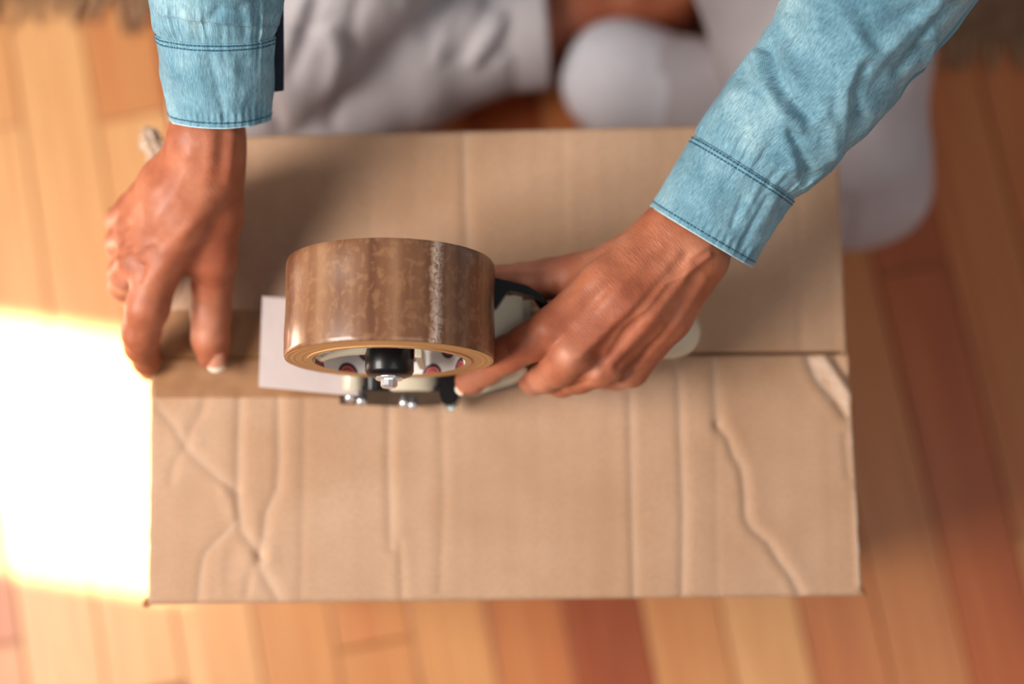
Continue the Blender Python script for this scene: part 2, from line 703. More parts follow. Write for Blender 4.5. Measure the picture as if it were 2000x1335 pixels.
FRONT_CREASES = [  # polyline px, depth mm (negative = groove), width px
    ([(470, 778), (466, 900), (467, 985), (474, 1035), (508, 1082)], -1.5, 9),
    ([(508, 1082), (514, 1115), (530, 1145), (544, 1168)], -1.3, 9),
    ([(545, 778), (547, 900), (543, 955), (522, 1000), (516, 1050), (508, 1082)], -1.4, 9),
    ([(596, 782), (594, 900), (590, 1090), (588, 1170)], -.5, 7),
    ([(762, 790), (760, 900), (765, 1070)], -1.0, 8),
    ([(782, 1060), (786, 1170)], -.8, 7),
    ([(862, 800), (866, 960), (860, 1150)], -.55, 7),
    ([(1232, 770), (1234, 900), (1240, 1162)], -.95, 8),
    ([(1326, 712), (1330, 850), (1336, 1000), (1334, 1162)], -1.15, 8),
    ([(1396, 700), (1398, 770), (1403, 828)], -1.3, 10),
    ([(1403, 828), (1424, 858), (1434, 888), (1450, 915), (1456, 960), (1458, 1010), (1470, 1032), (1500, 1056), (1520, 1090), (1545, 1122), (1563, 1156)], -1.6, 8),
    ([(1400, 830), (1398, 950), (1402, 1160)], -.35, 8),
    ([(310, 795), (340, 828), (358, 862), (375, 885), (420, 925), (462, 958)], -1.0, 8),
    ([(402, 778), (392, 812), (374, 836), (365, 872), (340, 905), (334, 940)], -.9, 8),
    ([(436, 952), (450, 985), (458, 1020)], .9, 9),
    ([(458, 1022), (425, 1058), (402, 1080), (392, 1120), (388, 1174)], -1.0, 8),
    ([(440, 1050), (430, 1110), (436, 1174)], .6, 9),
    ([(508, 1090), (490, 1120), (482, 1160)], -.8, 8),
    ([(1580, 700), (1598, 740), (1630, 775), (1652, 808)], -2.2, 8),
    ([(1607, 700), (1628, 730), (1658, 772)], 2.2, 8),
    ([(1635, 700), (1648, 720), (1660, 740)], -1.6, 7),
    ([(1650, 850), (1655, 900), (1658, 930)], -.8, 6),
    ([(1672, 960), (1676, 1060), (1678, 1140)], .9, 5),
    ([(300, 710), (420, 735), (470, 760), (520, 780)], -.7, 12),
]
BACK_CREASES = [
    ([(908, 262), (911, 350), (913, 440), (916, 520)], -.9, 9),
    ([(1558, 300), (1562, 420), (1563, 560), (1566, 676)], -.8, 9),
    ([(720, 262), (722, 470)], -.3, 8),
    ([(1100, 250), (1104, 500)], -.25, 8),
    ([(300, 640), (330, 610), (365, 560)], -1.0, 9),
    ([(490, 300), (492, 600)], -.5, 10),
    ([(1610, 250), (1622, 480), (1636, 676)], -.3, 8),
]


def flap_mesh(name, c00, c10, c01, c11, creases, seed, hinge, droop, z0, parent, scuff_pts=()):
    """c00-c10 along x at v=0, c01-c11 at v=1; hinge = 'v0' or 'v1' is the fold"""
    nx, ny = 430, 140
    u, v = np.meshgrid(np.linspace(0, 1, nx), np.linspace(0, 1, ny), indexing='ij')
    B = lambda a, b, c, d: (a * (1 - u) * (1 - v) + b * u * (1 - v) + c * (1 - u) * v + d * u * v)
    X = B(c00[0], c10[0], c01[0], c11[0])
    Y = B(c00[1], c10[1], c01[1], c11[1])
    px, py = proj(np.stack([X.ravel(), Y.ravel(), np.full(X.size, ZT)], 1))
    px = px.reshape(X.shape); py = py.reshape(X.shape)
    H = np.zeros_like(X)
    sc = np.zeros_like(X)
    for pts, amp, w in creases:
        d, sgn = seg_dist(px, py, pts)
        w2 = w * 1.15
        prof = np.exp(-(d / w2) ** 2)
        amp *= .62 if px.mean() and np.mean([q[0] for q in pts]) < 620 else .72
        H += amp * prof - amp * .28 * np.exp(-((d - 2.3 * w2) / (1.6 * w2)) ** 2)
        if abs(amp) > .6:
            sc += .25 * np.exp(-(d / (w * .6)) ** 2)
    for pts, w, a in scuff_pts:
        d, _ = seg_dist(px, py, pts)
        sc += a * np.exp(-(d / w) ** 2) * (0.7 + .5 * wig(px, py, 5, 14))
    H += .55 * wig(X, Y, seed, .16, 2) + .012 * np.sin(X * 2 * math.pi / .0068)
    dist = v if hinge == 'v0' else 1 - v
    depth = np.linalg.norm(c01 - c00)
    dm = dist * depth * 1000
    free = (1 - dist) * depth * 1000
    H -= 2.4 * np.exp(-dm / 1.5)                                   # rounded over the fold
    H -= .5 * np.exp(-free / .8)
    H += droop * (dist ** 2)
    edge = np.minimum(u, 1 - u) * 400
    H -= .5 * np.exp(-edge / .8)
    Z = z0 + H / 1000
    # ragged side edges
    jag = (wig(Y, Y * 0, seed + 9, .008, 3) * .0006)
    X = X + np.where((u < .002) | (u > .998), jag, 0)
    top = np.stack([X.ravel(), Y.ravel(), Z.ravel()], 1)
    base = np.stack([X.ravel(), Y.ravel(), Z.ravel() - .0035], 1)
    idx = np.arange(nx * ny).reshape(nx, ny)
    q = np.stack([idx[:-1, :-1], idx[1:, :-1], idx[1:, 1:], idx[:-1, 1:]], -1).reshape(-1, 4)
    n0 = nx * ny
    Fc = [q, q[:, ::-1] + n0]
    ring = np.concatenate([idx[:, 0], idx[-1, 1:], idx[-2::-1, -1], idx[0, -2:0:-1]])
    rn = np.roll(ring, -1)
    Fc.append(np.stack([ring, ring + n0, rn + n0, rn], -1))
    scu = np.clip(np.concatenate([sc.ravel(), np.zeros(n0)]), 0, 1)
    o = mesh_ob(name, np.concatenate([top, base]), np.concatenate(Fc), M_CARD, parent, attrs={'scuff': scu})
    return o


def build_box():
    c = (BL + BR + TL + TR) / 4
    root = empty('cardboard_box', (c[0], c[1], 0))
    tag(root, 'creased brown cardboard box on the wooden floor with both lids folded shut', 'box')
    # walls
    th = .0038
    cor = [BL, BR, TR, TL]
    names = 4
    for i in range(4):
        a, b = cor[i], cor[(i + 1) % 4]
        d = (b - a); L = np.linalg.norm(d[:2]); d = d / L
        nrm = np.array([-d[1], d[0], 0])
        M = Matrix(((d[0], nrm[0], 0, a[0]), (d[1], nrm[1], 0, a[1]), (0, 0, 1, 0), (0, 0, 0, 1)))
        bm = bmesh.new()
        nseg = 40
        box_bm(bm, (0, 0, .001), (L, th, ZT - .004), M, .001)
        keep(bm_ob('side_panel', bm, M_CARD), root)
    bm = bmesh.new()
    xs = [p[0] for p in cor]; ys = [p[1] for p in cor]
    box_bm(bm, (max(xs[0], xs[3]) + .003, max(ys[0], ys[1]) + .003, .001), (min(xs[1], xs[2]) - .003, min(ys[2], ys[3]) - .003, .005))
    keep(bm_ob('bottom_panel', bm, M_CARD_IN), root)
    # minor lids underneath
    for (x0, x1) in ((xs[0] + .005, xs[0] + .125), (xs[2] - .118, xs[2] - .001)):
        bm = bmesh.new()
        box_bm(bm, (x0, ys[0] + .010, ZT - .0092), (x1, ys[2] - .008, ZT - .0054), bev=.0008)
        keep(bm_ob('inner_flap', bm, M_CARD_IN), root)
    z = ZT
    ff = flap_mesh('front_flap', BL, BR, SL, SR, FRONT_CREASES, 3, 'v0', .6, z, None,
                   scuff_pts=[([(1600, 704), (1622, 735), (1655, 790)], 9, 1.0), ([(1588, 704), (1602, 735)], 7, .5),
                              ([(1655, 800), (1668, 900), (1680, 1140)], 3, .8), ([(1576, 700), (1592, 740), (1625, 775)], 7, .6)])
    keep(ff, root)
    S2L, S2R = K(296, 698, 0), K(1655, 684, 0)
    bf = flap_mesh('back_flap', S2L, S2R, TL, TR, BACK_CREASES, 8, 'v1', -1.6, z - .0004, None)
    keep(bf, root)
    # frayed corners
    r = random.Random(2)
    for (p, mat, rad, col) in ((K(285, 1177, -3), M_RAW, .0022, None), (K(1685, 1156, -3), M_RAW, .0020, None),
                               (K(292, 272, -3), M_TORN, .0062, None), (K(287, 276, -6), M_RAW, .0032, None),
                               (K(310, 300, -5), M_TORN, .008, None)):
        bm = bmesh.new()
        bmesh.ops.create_icosphere(bm, subdivisions=3, radius=rad)
        for v in bm.verts:
            f = 1 + .35 * math.sin(v.co.x * 1500 + v.co.y * 900) * math.cos(v.co.z * 1700) + r.uniform(-.12, .12)
            v.co = Vector((v.co.x * f * .8, v.co.y * f * 1.1, v.co.z * f * .7)) + Vector(p)
        keep(bm_ob('frayed_corner', bm, mat), root)
    # tape already stuck over the seam, folded down the left side
    nx, ny = 90, 26
    V = []
    for i in range(nx):
        for j in range(ny):
            tt = i / (nx - 1)
            py = 606 + (777 - 606) * j / (ny - 1)
            if tt < .3:
                e = K(296, py, 0)
                dz = (.3 - tt) / .3
                V.append((e[0] - .0013 - .0005 * math.sin(j * .9), e[1], ZT - .001 - .042 * dz ** 1.0))
            else:
                pxx = 293 + (690 - 293) * (tt - .3) / .7
                w = K(pxx, py, 0)
                lift = .0016 + .00035 * math.sin(i * .7 + j * .4) + .0006 * math.exp(-((j - 14) / 3) ** 2)
                V.append((w[0], w[1], ZT + lift - .0012 * math.exp(-(pxx - 293) / 4)))
    Fc = [(i * ny + j, (i + 1) * ny + j, (i + 1) * ny + j + 1, i * ny + j + 1) for i in range(nx - 1) for j in range(ny - 1)]
    tp = mesh_ob('tape_strip', V, [f[::-1] for f in Fc], M_CTAPE)
    keep(tp, root)
    tp['label'] = 'glossy brown see-through tape stuck along the lid seam'


build_box()

# ------------------------------------------------------------------ tape roll
Z1 = .712
_v = (667.5 - 704) / F
RC = Vector((-.0613, Z1 * (st + _v * ct), HC + Z1 * (-ct + _v * st)))      # centre of the roll's front face
RT = math.radians(3.0)
# local z = axis from front to back, local y = up across the roll, local x = world x
ax = Vector((0, math.cos(RT), -math.sin(RT)))
up = Vector((0, math.sin(RT), math.cos(RT)))
RM = Matrix(((1, up.x, ax.x, RC.x), (0, up.y, ax.y, RC.y), (0, up.z, ax.z, RC.z), (0, 0, 0, 1)))


def build_roll():
    R, W, Ri_, Rc = ROLL_R, .0495, .0380, .0410
    n = 160
    root = empty('tape_roll', RM @ Vector((0, 0, W / 2)))
    tag(root, 'thick roll of shiny brown parcel tape mounted on the hand dispenser', 'tape roll')
    # outer winding
    prof = [(R - .0006, .0002), (R - .0001, .0010), (R, .0025)] + [(R + .0002 * math.sin(k * .6), .0025 + (W - .005) * k / 14) for k in range(1, 14)] + [(R, W - .0025), (R - .0001, W - .001), (R - .0006, W)]
    V, Fc, uv = lathe(prof, RM, n, False, True)
    uv2 = []
    m = len(prof)
    for k, (a, b) in enumerate(uv):
        uv2.append((a * 2 * math.pi * R, prof[k % m][1]))
    keep(mesh_ob('outer_tape', V, Fc, M_TAPE, uv=uv2), root)
    # side faces: rings of slightly uneven tape edges
    for z0, sgn in ((.0, -1), (W, 1)):
        rr = random.Random(4)
        prof = []
        k = Rc
        while k < R - .0004:
            prof.append((k, z0 + sgn * rr.uniform(-.00008, .00012)))
            k += .00042
        prof.append((R - .0005, z0))
        V, Fc, _ = lathe(prof, RM, n, False, False)
        rad = [prof[i % len(prof)][0] for i in range(len(V))]
        keep(mesh_ob('wound_edge', V, Fc if sgn < 0 else [f[::-1] for f in Fc], M_TSIDE, smooth=False, attrs={'rad': rad}), root)
    # cardboard core ring and its printed lining
    prof = [(Ri_ + .0003, 0 - .0006), (Rc, -.0006), (Rc, W + .0006), (Ri_ + .0003, W + .0006)]
    V, Fc, _ = lathe(prof, RM, n, True, False)
    core = keep(mesh_ob('core', V, Fc, flat('core_card', (206, 160, 108), .8), smooth=False), root)
    prof = [(Ri_, -.0006 + (W + .0012) * k / 6) for k in range(7)]
    V, Fc, uv = lathe(prof, RM, n, False, True)
    uv2 = [(a * 2 * math.pi * Ri_, prof[i % 7][1] + .009) for i, (a, b) in enumerate(uv)]
    ln = keep(mesh_ob('printed_lining', V, Fc, M_CORE, uv=uv2), root)
    ln['label'] = 'white core lining printed with ringed coral and navy roundels'


build_roll()


# ------------------------------------------------------------------ tape dispenser
def capsule_chain(pts, rad, mat, name, n=14, cap=True):
    """a smooth bent bar through pts (Vectors) with radii rad"""
    V, Fc = [], []
    m = len(pts)
    ups = Vector((0, 0, 1))
    rings = []
    P2, R2 = [], []
    if cap:
        d0 = (pts[0] - pts[1]).normalized(); d1 = (pts[-1] - pts[-2]).normalized()
        for k in (3, 2, 1):
            a = k * math.pi / 7
            P2.append(pts[0] + d0 * rad[0] * math.sin(a)); R2.append(rad[0] * math.cos(a))
    P2 += pts; R2 += rad
    if cap:
        for k in (1, 2, 3):
            a = k * math.pi / 7
            P2.append(pts[-1] + d1 * rad[-1] * math.sin(a)); R2.append(rad[-1] * math.cos(a))
    for i, p in enumerate(P2):
        t = (P2[min(i + 1, len(P2) - 1)] - P2[max(i - 1, 0)]).normalized()
        s = t.cross(ups)
        if s.length < .1:
            s = t.cross(Vector((0, 1, 0)))
        s.normalize(); w = s.cross(t)
        ring = []
        for k in range(n):
            a = 2 * math.pi * k / n
            V.append(p + (s * math.cos(a) + w * math.sin(a)) * R2[i]); ring.append(len(V) - 1)
        if rings:
            q = rings[-1]
            for k in range(n):
                Fc.append((q[k], q[(k + 1) % n], ring[(k + 1) % n], ring[k]))
        rings.append(ring)
    Fc.append(tuple(rings[0][::-1])); Fc.append(tuple(rings[-1]))
    return mesh_ob(name, V, Fc, mat)


def VK(px, py, h):
    return Vector(K(px, py, h))


def prism_px(name, pts, h0, h1, mat, bev=.0006):
    """outline given as pixels at height h0 (mm); thickness up to h1, sides vertical"""
    pts3 = [K(x, y, h1) for x, y in pts]
    bm = prism([(p[0], p[1]) for p in pts3][::-1], ZT + h0 / 1000, ZT + h1 / 1000, Matrix.Identity(4), bev)
    return bm_ob(name, bm, mat)


def build_dispenser():
    root = empty('tape_dispenser', K(800, 700, 2))
    tag(root, 'cream and black hand-held packing tape dispenser gripped over the box seam', 'tape dispenser')
    add = lambda o: keep(o, root)
    W = .0495
    # hub: black drum through the roll, with chrome bolt
    prof = [(0, -.0085), (.0085, -.0085), (.0112, -.0075), (.0122, -.0055), (.0122, .006), (.0118, .0065), (.0122, .007), (.0122, W + .003), (0, W + .003)]
    V, Fc, _ = lathe(prof, RM, 48, False)
    hub = add(mesh_ob('hub', V, Fc, M_BLACK))
    # bolt head, hexagonal with washer
    prof = [(0, -.0138), (.0034, -.0138), (.0042, -.0128), (.0042, -.0100), (.0066, -.0098), (.0070, -.0090), (.0070, -.0083), (0, -.0083)]
    V, Fc, _ = lathe(prof, RM, 12, False)
    bo = mesh_ob('bolt', V, Fc, M_CHROME, smooth=False)
    bo.parent = hub
    # three curved arms pressing on the inside of the core
    for k, (a0, zz) in enumerate(((math.radians(172), .007), (math.radians(16), .011), (math.radians(-82), .020))):
        pts = []
        for q in range(6):
            t = q / 5
            r = .011 + (.0345 - .011) * t
            a = a0 + .22 * t
            pts.append(RM @ Vector((r * math.cos(a), r * math.sin(a), zz - .002 * t)))
        add(capsule_chain(pts, [.0042, .0040, .0038, .0038, .0042, .0048][:6], M_CREAM, 'hub_arm'))
        # shoe bearing on the core
        bm = bmesh.new()
        a = a0 + .22
        Mx = RM @ Matrix.Rotation(a, 4, 'Z')
        box_bm(bm, (.0335, -.008, zz - .006), (.0372, .008, zz + .022), Mx, .0012)
        add(bm_ob('core_shoe', bm, M_CREAM))
    # upright post just right of the hub
    bm = bmesh.new()
    box_bm(bm, (.0128, -.030, .0005), (.0166, .006, .009), RM, .001)
    add(bm_ob('hub_post', bm, M_CREAM))
    # black side plate behind the roll, reaching right beneath the thumb and down to the rollers
    pl = [(-.014, .012), (.012, .016), (.036, -.012), (.060, -.034), (.064, -.040), (.058, -.044), (.042, -.048), (.020, -.062), (-.028, -.078), (-.036, -.070), (-.034, -.052), (-.018, -.012)]
    bm = prism(pl, W + .0035, W + .0060, RM)
    add(bm_ob('side_plate', bm, M_BLACK))
    # black top bracket visible between roll and thumb
    add(prism_px('top_bracket', [(935, 536), (964, 541), (1030, 557), (1063, 577), (1066, 592), (1040, 576), (992, 566), (970, 600), (935, 610)], 65, 74, M_BLACK))
    add(capsule_chain([VK(1050, 577, 60), VK(1062, 596, 57), VK(1066, 614, 52)], [.0030, .0028, .0024], M_BLACK, 'trigger'))
    # cream frame behind the roller, a rounded shell as wide as the tape
    add(prism_px('frame_shell', [(930, 566), (1000, 562), (1024, 560), (1034, 566), (1037, 600), (1041, 700), (1040, 712), (1030, 718), (930, 722)], 22, 64, M_CREAM, .004))
    # sloping cream skirt running down to the blade
    a = [(1044, 706, 52), (1046, 744, 34), (1000, 760, 28), (930, 778, 20), (890, 776, 15), (905, 764, 22), (950, 742, 40), (1000, 720, 52)]
    bm = bmesh.new()
    vs = [bm.verts.new(K(*p)) for p in a]
    inn = [bm.verts.new(K(p[0], p[1] - 26, p[2] - 6)) for p in a]
    bm.faces.new(vs)
    bm.faces.new(inn[::-1])
    for i in range(len(a)):
        j = (i + 1) % len(a)
        bm.faces.new((vs[i], vs[j], inn[j], inn[i]))
    bmesh.ops.recalc_face_normals(bm, faces=bm.faces)
    bmesh.ops.bevel(bm, geom=[e for e in bm.edges], offset=.0012, segments=2, affect='EDGES')
    add(bm_ob('frame_skirt', bm, M_CREAM, smooth=True))
    # handle
    hp = [(1030, 642, 46, 10), (1050, 642, 47, 11.5), (1085, 640, 47, 13), (1160, 640, 47, 13), (1240, 646, 44, 13.5), (1285, 648, 41, 14.5), (1312, 648, 39, 14.5), (1318, 648, 38, 14)]
    add(capsule_chain([VK(*p[:3]) for p in hp], [p[3] / 1000 for p in hp], M_CREAM, 'handle', 24))
    # rollers (axis along y)
    def roller(name, px, h, r, y0, y1, mat):
        c = K(px, 740, h)
        M = Matrix(((1, 0, 0, c[0]), (0, 0, 1, 0), (0, -1, 0, ZT + h / 1000), (0, 0, 0, 1)))
        prof = [(0, y0), (r * .9, y0), (r, y0 + .001), (r, y1 - .001), (r * .9, y1), (0, y1)]
        V, Fc, _ = lathe(prof, M, 40, False)
        return add(mesh_ob(name, V, Fc, mat))
    yF = K(760, 766, 22)[1]
    yB = yF + .052
    roller('guide_roller', 690, 24, .0068, yF, yB, M_CREAM)
    roller('press_roller', 806, 17, .0162, yF, yB, M_CREAM)
    roller('brake_roller', 730, 27, .0045, yF, yB, M_BLACK)
    # front black plate, leaning, with steel screws
    A, B, Cc, Dd = VK(662, 766, 27), VK(868, 764, 27), VK(862, 789, 6), VK(664, 789, 9)
    bm = bmesh.new()
    nrm = (B - A).cross(Dd - A).normalized()
    out = []
    for p in (A, VK(700, 763, 28), VK(820, 764, 28), B, Cc, VK(800, 794, 5), VK(720, 790, 8), Dd):
        out.append(p)
    f1 = [bm.verts.new(p) for p in out]
    f2 = [bm.verts.new(p + Vector((0, .0025, .0006))) for p in out]
    bm.faces.new(f1); bm.faces.new(f2[::-1])
    for i in range(len(out)):
        j = (i + 1) % len(out)
        bm.faces.new((f1[i], f2[i], f2[j], f1[j]))
    bmesh.ops.recalc_face_normals(bm, faces=bm.faces)
    bmesh.ops.triangulate(bm, faces=[f for f in bm.faces if len(f.verts) > 4])
    plate = add(bm_ob('front_plate', bm, M_BLACK))
    for (px, py, h) in ((684, 774, 20), (706, 781, 17), (790, 785, 12), (806, 789, 10)):
        c = VK(px, py, h)
        prof = [(0, -.0032), (.0018, -.0030), (.0028, -.0018), (.0030, 0), (0, .001)]
        M = Matrix.Translation(c) @ Matrix.Rotation(math.radians(-128), 4, 'X') @ Matrix.Diagonal((1, 1, 1, 1))
        V, Fc, _ = lathe(prof, M, 16, False)
        s_ = mesh_ob('screw', V, Fc, M_CHROME)
        s_.parent = plate
    # brake block, dark, beside the press roller
    add(prism_px('brake_block', [(862, 700), (898, 700), (896, 770), (888, 790), (866, 790), (858, 770)], 10, 34, M_BLACK, .001))
    # toothed cutting blade guard and its bright end
    add(prism_px('blade_guard', [(868, 782), (893, 780), (894, 792), (888, 800), (874, 801), (868, 795)], 8, 20, M_CLEARBIT, .0016))
    bm = bmesh.new()
    w0 = VK(898, 768, 10); w1 = VK(898, 600, 10)
    nT = 24
    for k in range(nT):
        a = w0.lerp(w1, k / nT); b = w0.lerp(w1, (k + 1) / nT); m_ = w0.lerp(w1, (k + .5) / nT)
        q = [a, b, b + Vector((0, 0, .010)), a + Vector((0, 0, .010))]
        tip = m_ + Vector((-.0004, 0, -.002))
        vv = [bm.verts.new(p) for p in (q[0], tip, q[1], q[2], q[3])]
        bm.faces.new(vv)
    rr = bmesh.ops.solidify(bm, geom=bm.faces[:], thickness=.0006)
    add(bm_ob('blade', bm, M_CHROME))
    add(capsule_chain([VK(893, 770, 14), VK(903, 764, 16)], [.0022, .0022], M_CHROME, 'blade_pin'))
    # milky plastic flap on the left, hinged by the guide roller
    bm = bmesh.new()
    cs = [(512, 578, 20), (700, 592, 30), (700, 772, 30), (663, 770, 28), (505, 755, 20)]
    t1 = [bm.verts.new(K(*c)) for c in cs]
    t2 = [bm.verts.new(Vector(K(*c)) - Vector((0, 0, .0012))) for c in cs]
    bm.faces.new(t1[::-1]); bm.faces.new(t2)
    for i in range(5):
        j = (i + 1) % 5
        bm.faces.new((t1[i], t1[j], t2[j], t2[i]))
    bmesh.ops.recalc_face_normals(bm, faces=bm.faces)
    bmesh.ops.bevel(bm, geom=[e for e in bm.edges], offset=.0004, segments=2, affect='EDGES')
    fl = add(bm_ob('plastic_flap', bm, M_PLAS))
    fl['label'] = 'milky translucent plastic flap'


build_dispenser()


# ------------------------------------------------------------------ implicit surfaces
class Field:
    def __init__(s, lo, hi, h):
        s.lo = np.array(lo, float); s.h = h
        s.n = np.ceil((np.array(hi) - s.lo) / h).astype(int) + 1
        s.d = np.full(s.n, .05, np.float32)
        s.ax = [s.lo[i] + h * np.arange(s.n[i]) for i in range(3)]

    def blank(s):
        f = Field.__new__(Field)
        f.lo, f.h, f.n, f.ax = s.lo, s.h, s.n, s.ax
        f.d = np.full(s.n, .05, np.float32)
        return f

    def sub(s, lo, hi):
        a = np.clip(((np.array(lo) - s.lo) / s.h).astype(int), 0, s.n - 1)
        b = np.clip(((np.array(hi) - s.lo) / s.h).astype(int) + 2, 1, s.n)
        sl = tuple(slice(int(a[i]), int(b[i])) for i in range(3))
        g = np.meshgrid(*[s.ax[i][sl[i]] for i in range(3)], indexing='ij')
        return sl, g

    @staticmethod
    def smin(a, b, k):
        if k <= 0:
            return np.minimum(a, b)
        h = np.maximum(k - np.abs(a - b), 0) / k
        return np.minimum(a, b) - h * h * k * .25

    def cone(s, a, b, ra, rb, k=.003):
        a = np.array(a, float); b = np.array(b, float)
        m = max(ra, rb) + k + 4 * s.h
        sl, g = s.sub(np.minimum(a, b) - m, np.maximum(a, b) + m)
        if min(g[0].shape) == 0:
            return
        ab = b - a; L = ab @ ab + 1e-12
        t = np.clip(((g[0] - a[0]) * ab[0] + (g[1] - a[1]) * ab[1] + (g[2] - a[2]) * ab[2]) / L, 0, 1)
        d = np.sqrt((g[0] - a[0] - t * ab[0]) ** 2 + (g[1] - a[1] - t * ab[1]) ** 2 + (g[2] - a[2] - t * ab[2]) ** 2) - (ra + (rb - ra) * t)
        s.d[sl] = s.smin(s.d[sl], d.astype(np.float32), k)

    def ell(s, c, r, k=.003):
        c = np.array(c, float); r = np.array(r, float)
        m = r.max() + k + 4 * s.h
        sl, g = s.sub(c - m, c + m)
        q = np.sqrt(sum(((g[i] - c[i]) / r[i]) ** 2 for i in range(3)))
        q2 = np.sqrt(sum(((g[i] - c[i]) / r[i] ** 2) ** 2 for i in range(3))) + 1e-9
        d = q * (q - 1) / q2
        s.d[sl] = s.smin(s.d[sl], d.astype(np.float32), k)

    def chain(s, pts, k=.003, k2=.0025):
        f = s.blank()
        for p, q in zip(pts[:-1], pts[1:]):
            f.cone(p[0], q[0], p[1], q[1], k)
        s.d = s.smin(s.d, f.d, k2)

    def mesh(s):
        d = s.d
        S = d < 0
        nx, ny, nz = d.shape
        c = [S[i:nx - 1 + i, j:ny - 1 + j, k:nz - 1 + k] for i in (0, 1) for j in (0, 1) for k in (0, 1)]
        al = c[0].copy(); an = c[0].copy()
        for q in c[1:]:
            al &= q; an |= q
        cells = np.argwhere(an & ~al)
        idx = np.full((nx - 1, ny - 1, nz - 1), -1, np.int64)
        idx[tuple(cells.T)] = np.arange(len(cells))
        acc = np.zeros((len(cells), 3)); cnt = np.zeros(len(cells))
        off = [(i, j, k) for i in (0, 1) for j in (0, 1) for k in (0, 1)]
        for a in range(8):
            for b in range(a + 1, 8):
                da = np.array(off[b]) - np.array(off[a])
                if np.abs(da).sum() != 1:
                    continue
                va = d[tuple((cells + off[a]).T)]; vb = d[tuple((cells + off[b]).T)]
                m = (va < 0) != (vb < 0)
                t = np.where(m, va / np.where(m, va - vb, 1), 0)
                acc += m[:, None] * (np.array(off[a]) + t[:, None] * da)
                cnt += m
        V = s.lo + s.h * (cells + acc / cnt[:, None])
        Fs = []
        for axn in range(3):
            u, w = (axn + 1) % 3, (axn + 2) % 3
            Sm = np.moveaxis(S, (axn, u, w), (0, 1, 2))
            Im = np.moveaxis(idx, (axn, u, w), (0, 1, 2))
            ch = Sm[:-1, 1:-1, 1:-1] != Sm[1:, 1:-1, 1:-1]
            e = np.argwhere(ch)
            i, j, k = e[:, 0], e[:, 1] + 1, e[:, 2] + 1
            ins = Sm[i, j, k]
            q = np.stack([Im[i, j - 1, k - 1], Im[i, j, k - 1], Im[i, j, k], Im[i, j - 1, k]], 1)
            q = np.where(ins[:, None], q, q[:, ::-1])
            Fs.append(q)
        Fc = np.concatenate(Fs)
        Fc = Fc[(Fc >= 0).all(1)]
        return V, Fc


def vnormals(V, Fc):
    a = V[Fc[:, 2]] - V[Fc[:, 0]]
    b = V[Fc[:, 3]] - V[Fc[:, 1]]
    n = np.cross(a, b)
    o = np.zeros_like(V)
    for k in range(4):
        np.add.at(o, Fc[:, k], n)
    return o / (np.linalg.norm(o, axis=1)[:, None] + 1e-12)


def relax(V, Fc, it=2, w=.5):
    for _ in range(it):
        s = np.zeros_like(V); c = np.zeros(len(V))
        for k in range(4):
            np.add.at(s, Fc[:, k], V[Fc[:, (k + 1) % 4]]); np.add.at(c, Fc[:, k], 1)
            np.add.at(s, Fc[:, k], V[Fc[:, (k - 1) % 4]]); np.add.at(c, Fc[:, k], 1)
        V = V * (1 - w) + w * s / c[:, None]
    return V


def features(V, Fc, feats, up_only=True):
    n = vnormals(V, Fc)
    px, py = proj(V)
    disp = np.zeros(len(V))
    face = np.clip(n[:, 2] * 3, 0, 1) if up_only else 1
    for pts, w, amp in feats:
        d, _ = seg_dist(px, py, pts)
        disp += amp * np.exp(-(d / w) ** 2)
    return V + n * (disp * face / 1000)[:, None]


def spots(V, lst):
    px, py = proj(V)
    o = np.zeros(len(V))
    for (x, y, r, a) in lst:
        o = np.maximum(o, a * np.exp(-((px - x) ** 2 + (py - y) ** 2) / r ** 2))
    return o


# ------------------------------------------------------------------ the person
RH = {  # hand on the dispenser: (px, py, height mm, radius mm)
    'palm': [[(1296, 462, 74, 14), (1180, 555, 80, 12), (1078, 640, 77, 10.5)],
             [(1320, 478, 76, 14), (1215, 590, 82, 12), (1120, 686, 78, 10.5)],
             [(1345, 492, 75, 14), (1260, 610, 77, 12), (1176, 716, 67, 10)],
             [(1372, 508, 71, 13), (1305, 620, 66, 11.5), (1232, 720, 54, 9.5)]],
    'fill': [[(1300, 500, 64, 16), (1190, 600, 66, 14)], [(1340, 540, 60, 14), (1250, 650, 58, 12)],
             [(1250, 500, 66, 14), (1150, 560, 66, 12)]],
    'thumb': [(1290, 470, 70, 14), (1215, 522, 66, 14), (1120, 541, 62, 11.5), (1072, 544, 60, 10.2), (1020, 549, 59, 9.4), (975, 552, 56, 8.6), (962, 553, 54, 7.6)],
    'fingers': [[(1078, 640, 77, 10.8), (1030, 670, 72, 9.8), (990, 692, 64, 9.4), (952, 719, 50, 8.3), (922, 740, 40, 7.4), (915, 744, 39, 7.0)],
                [(1120, 688, 78, 10.8), (1092, 716, 66, 9.6), (1066, 733, 50, 9.0), (1043, 741, 32, 8.0), (1052, 735, 19, 7.6), (1088, 700, 14, 7.2)],
                [(1176, 716, 67, 10.2), (1130, 734, 54, 8.8), (1096, 742, 40, 8.8), (1096, 738, 25, 8), (1125, 712, 14, 7.2)],
                [(1232, 720, 54, 9.8), (1205, 730, 40, 8.2), (1186, 730, 28, 7.8), (1196, 712, 14, 7), (1220, 692, 12, 6.8)]],
    'arm': [(1335, 472, 74, 17), (1375, 410, 77, 14), (1440, 310, 84, 14), (1490, 240, 92, 14)],
}
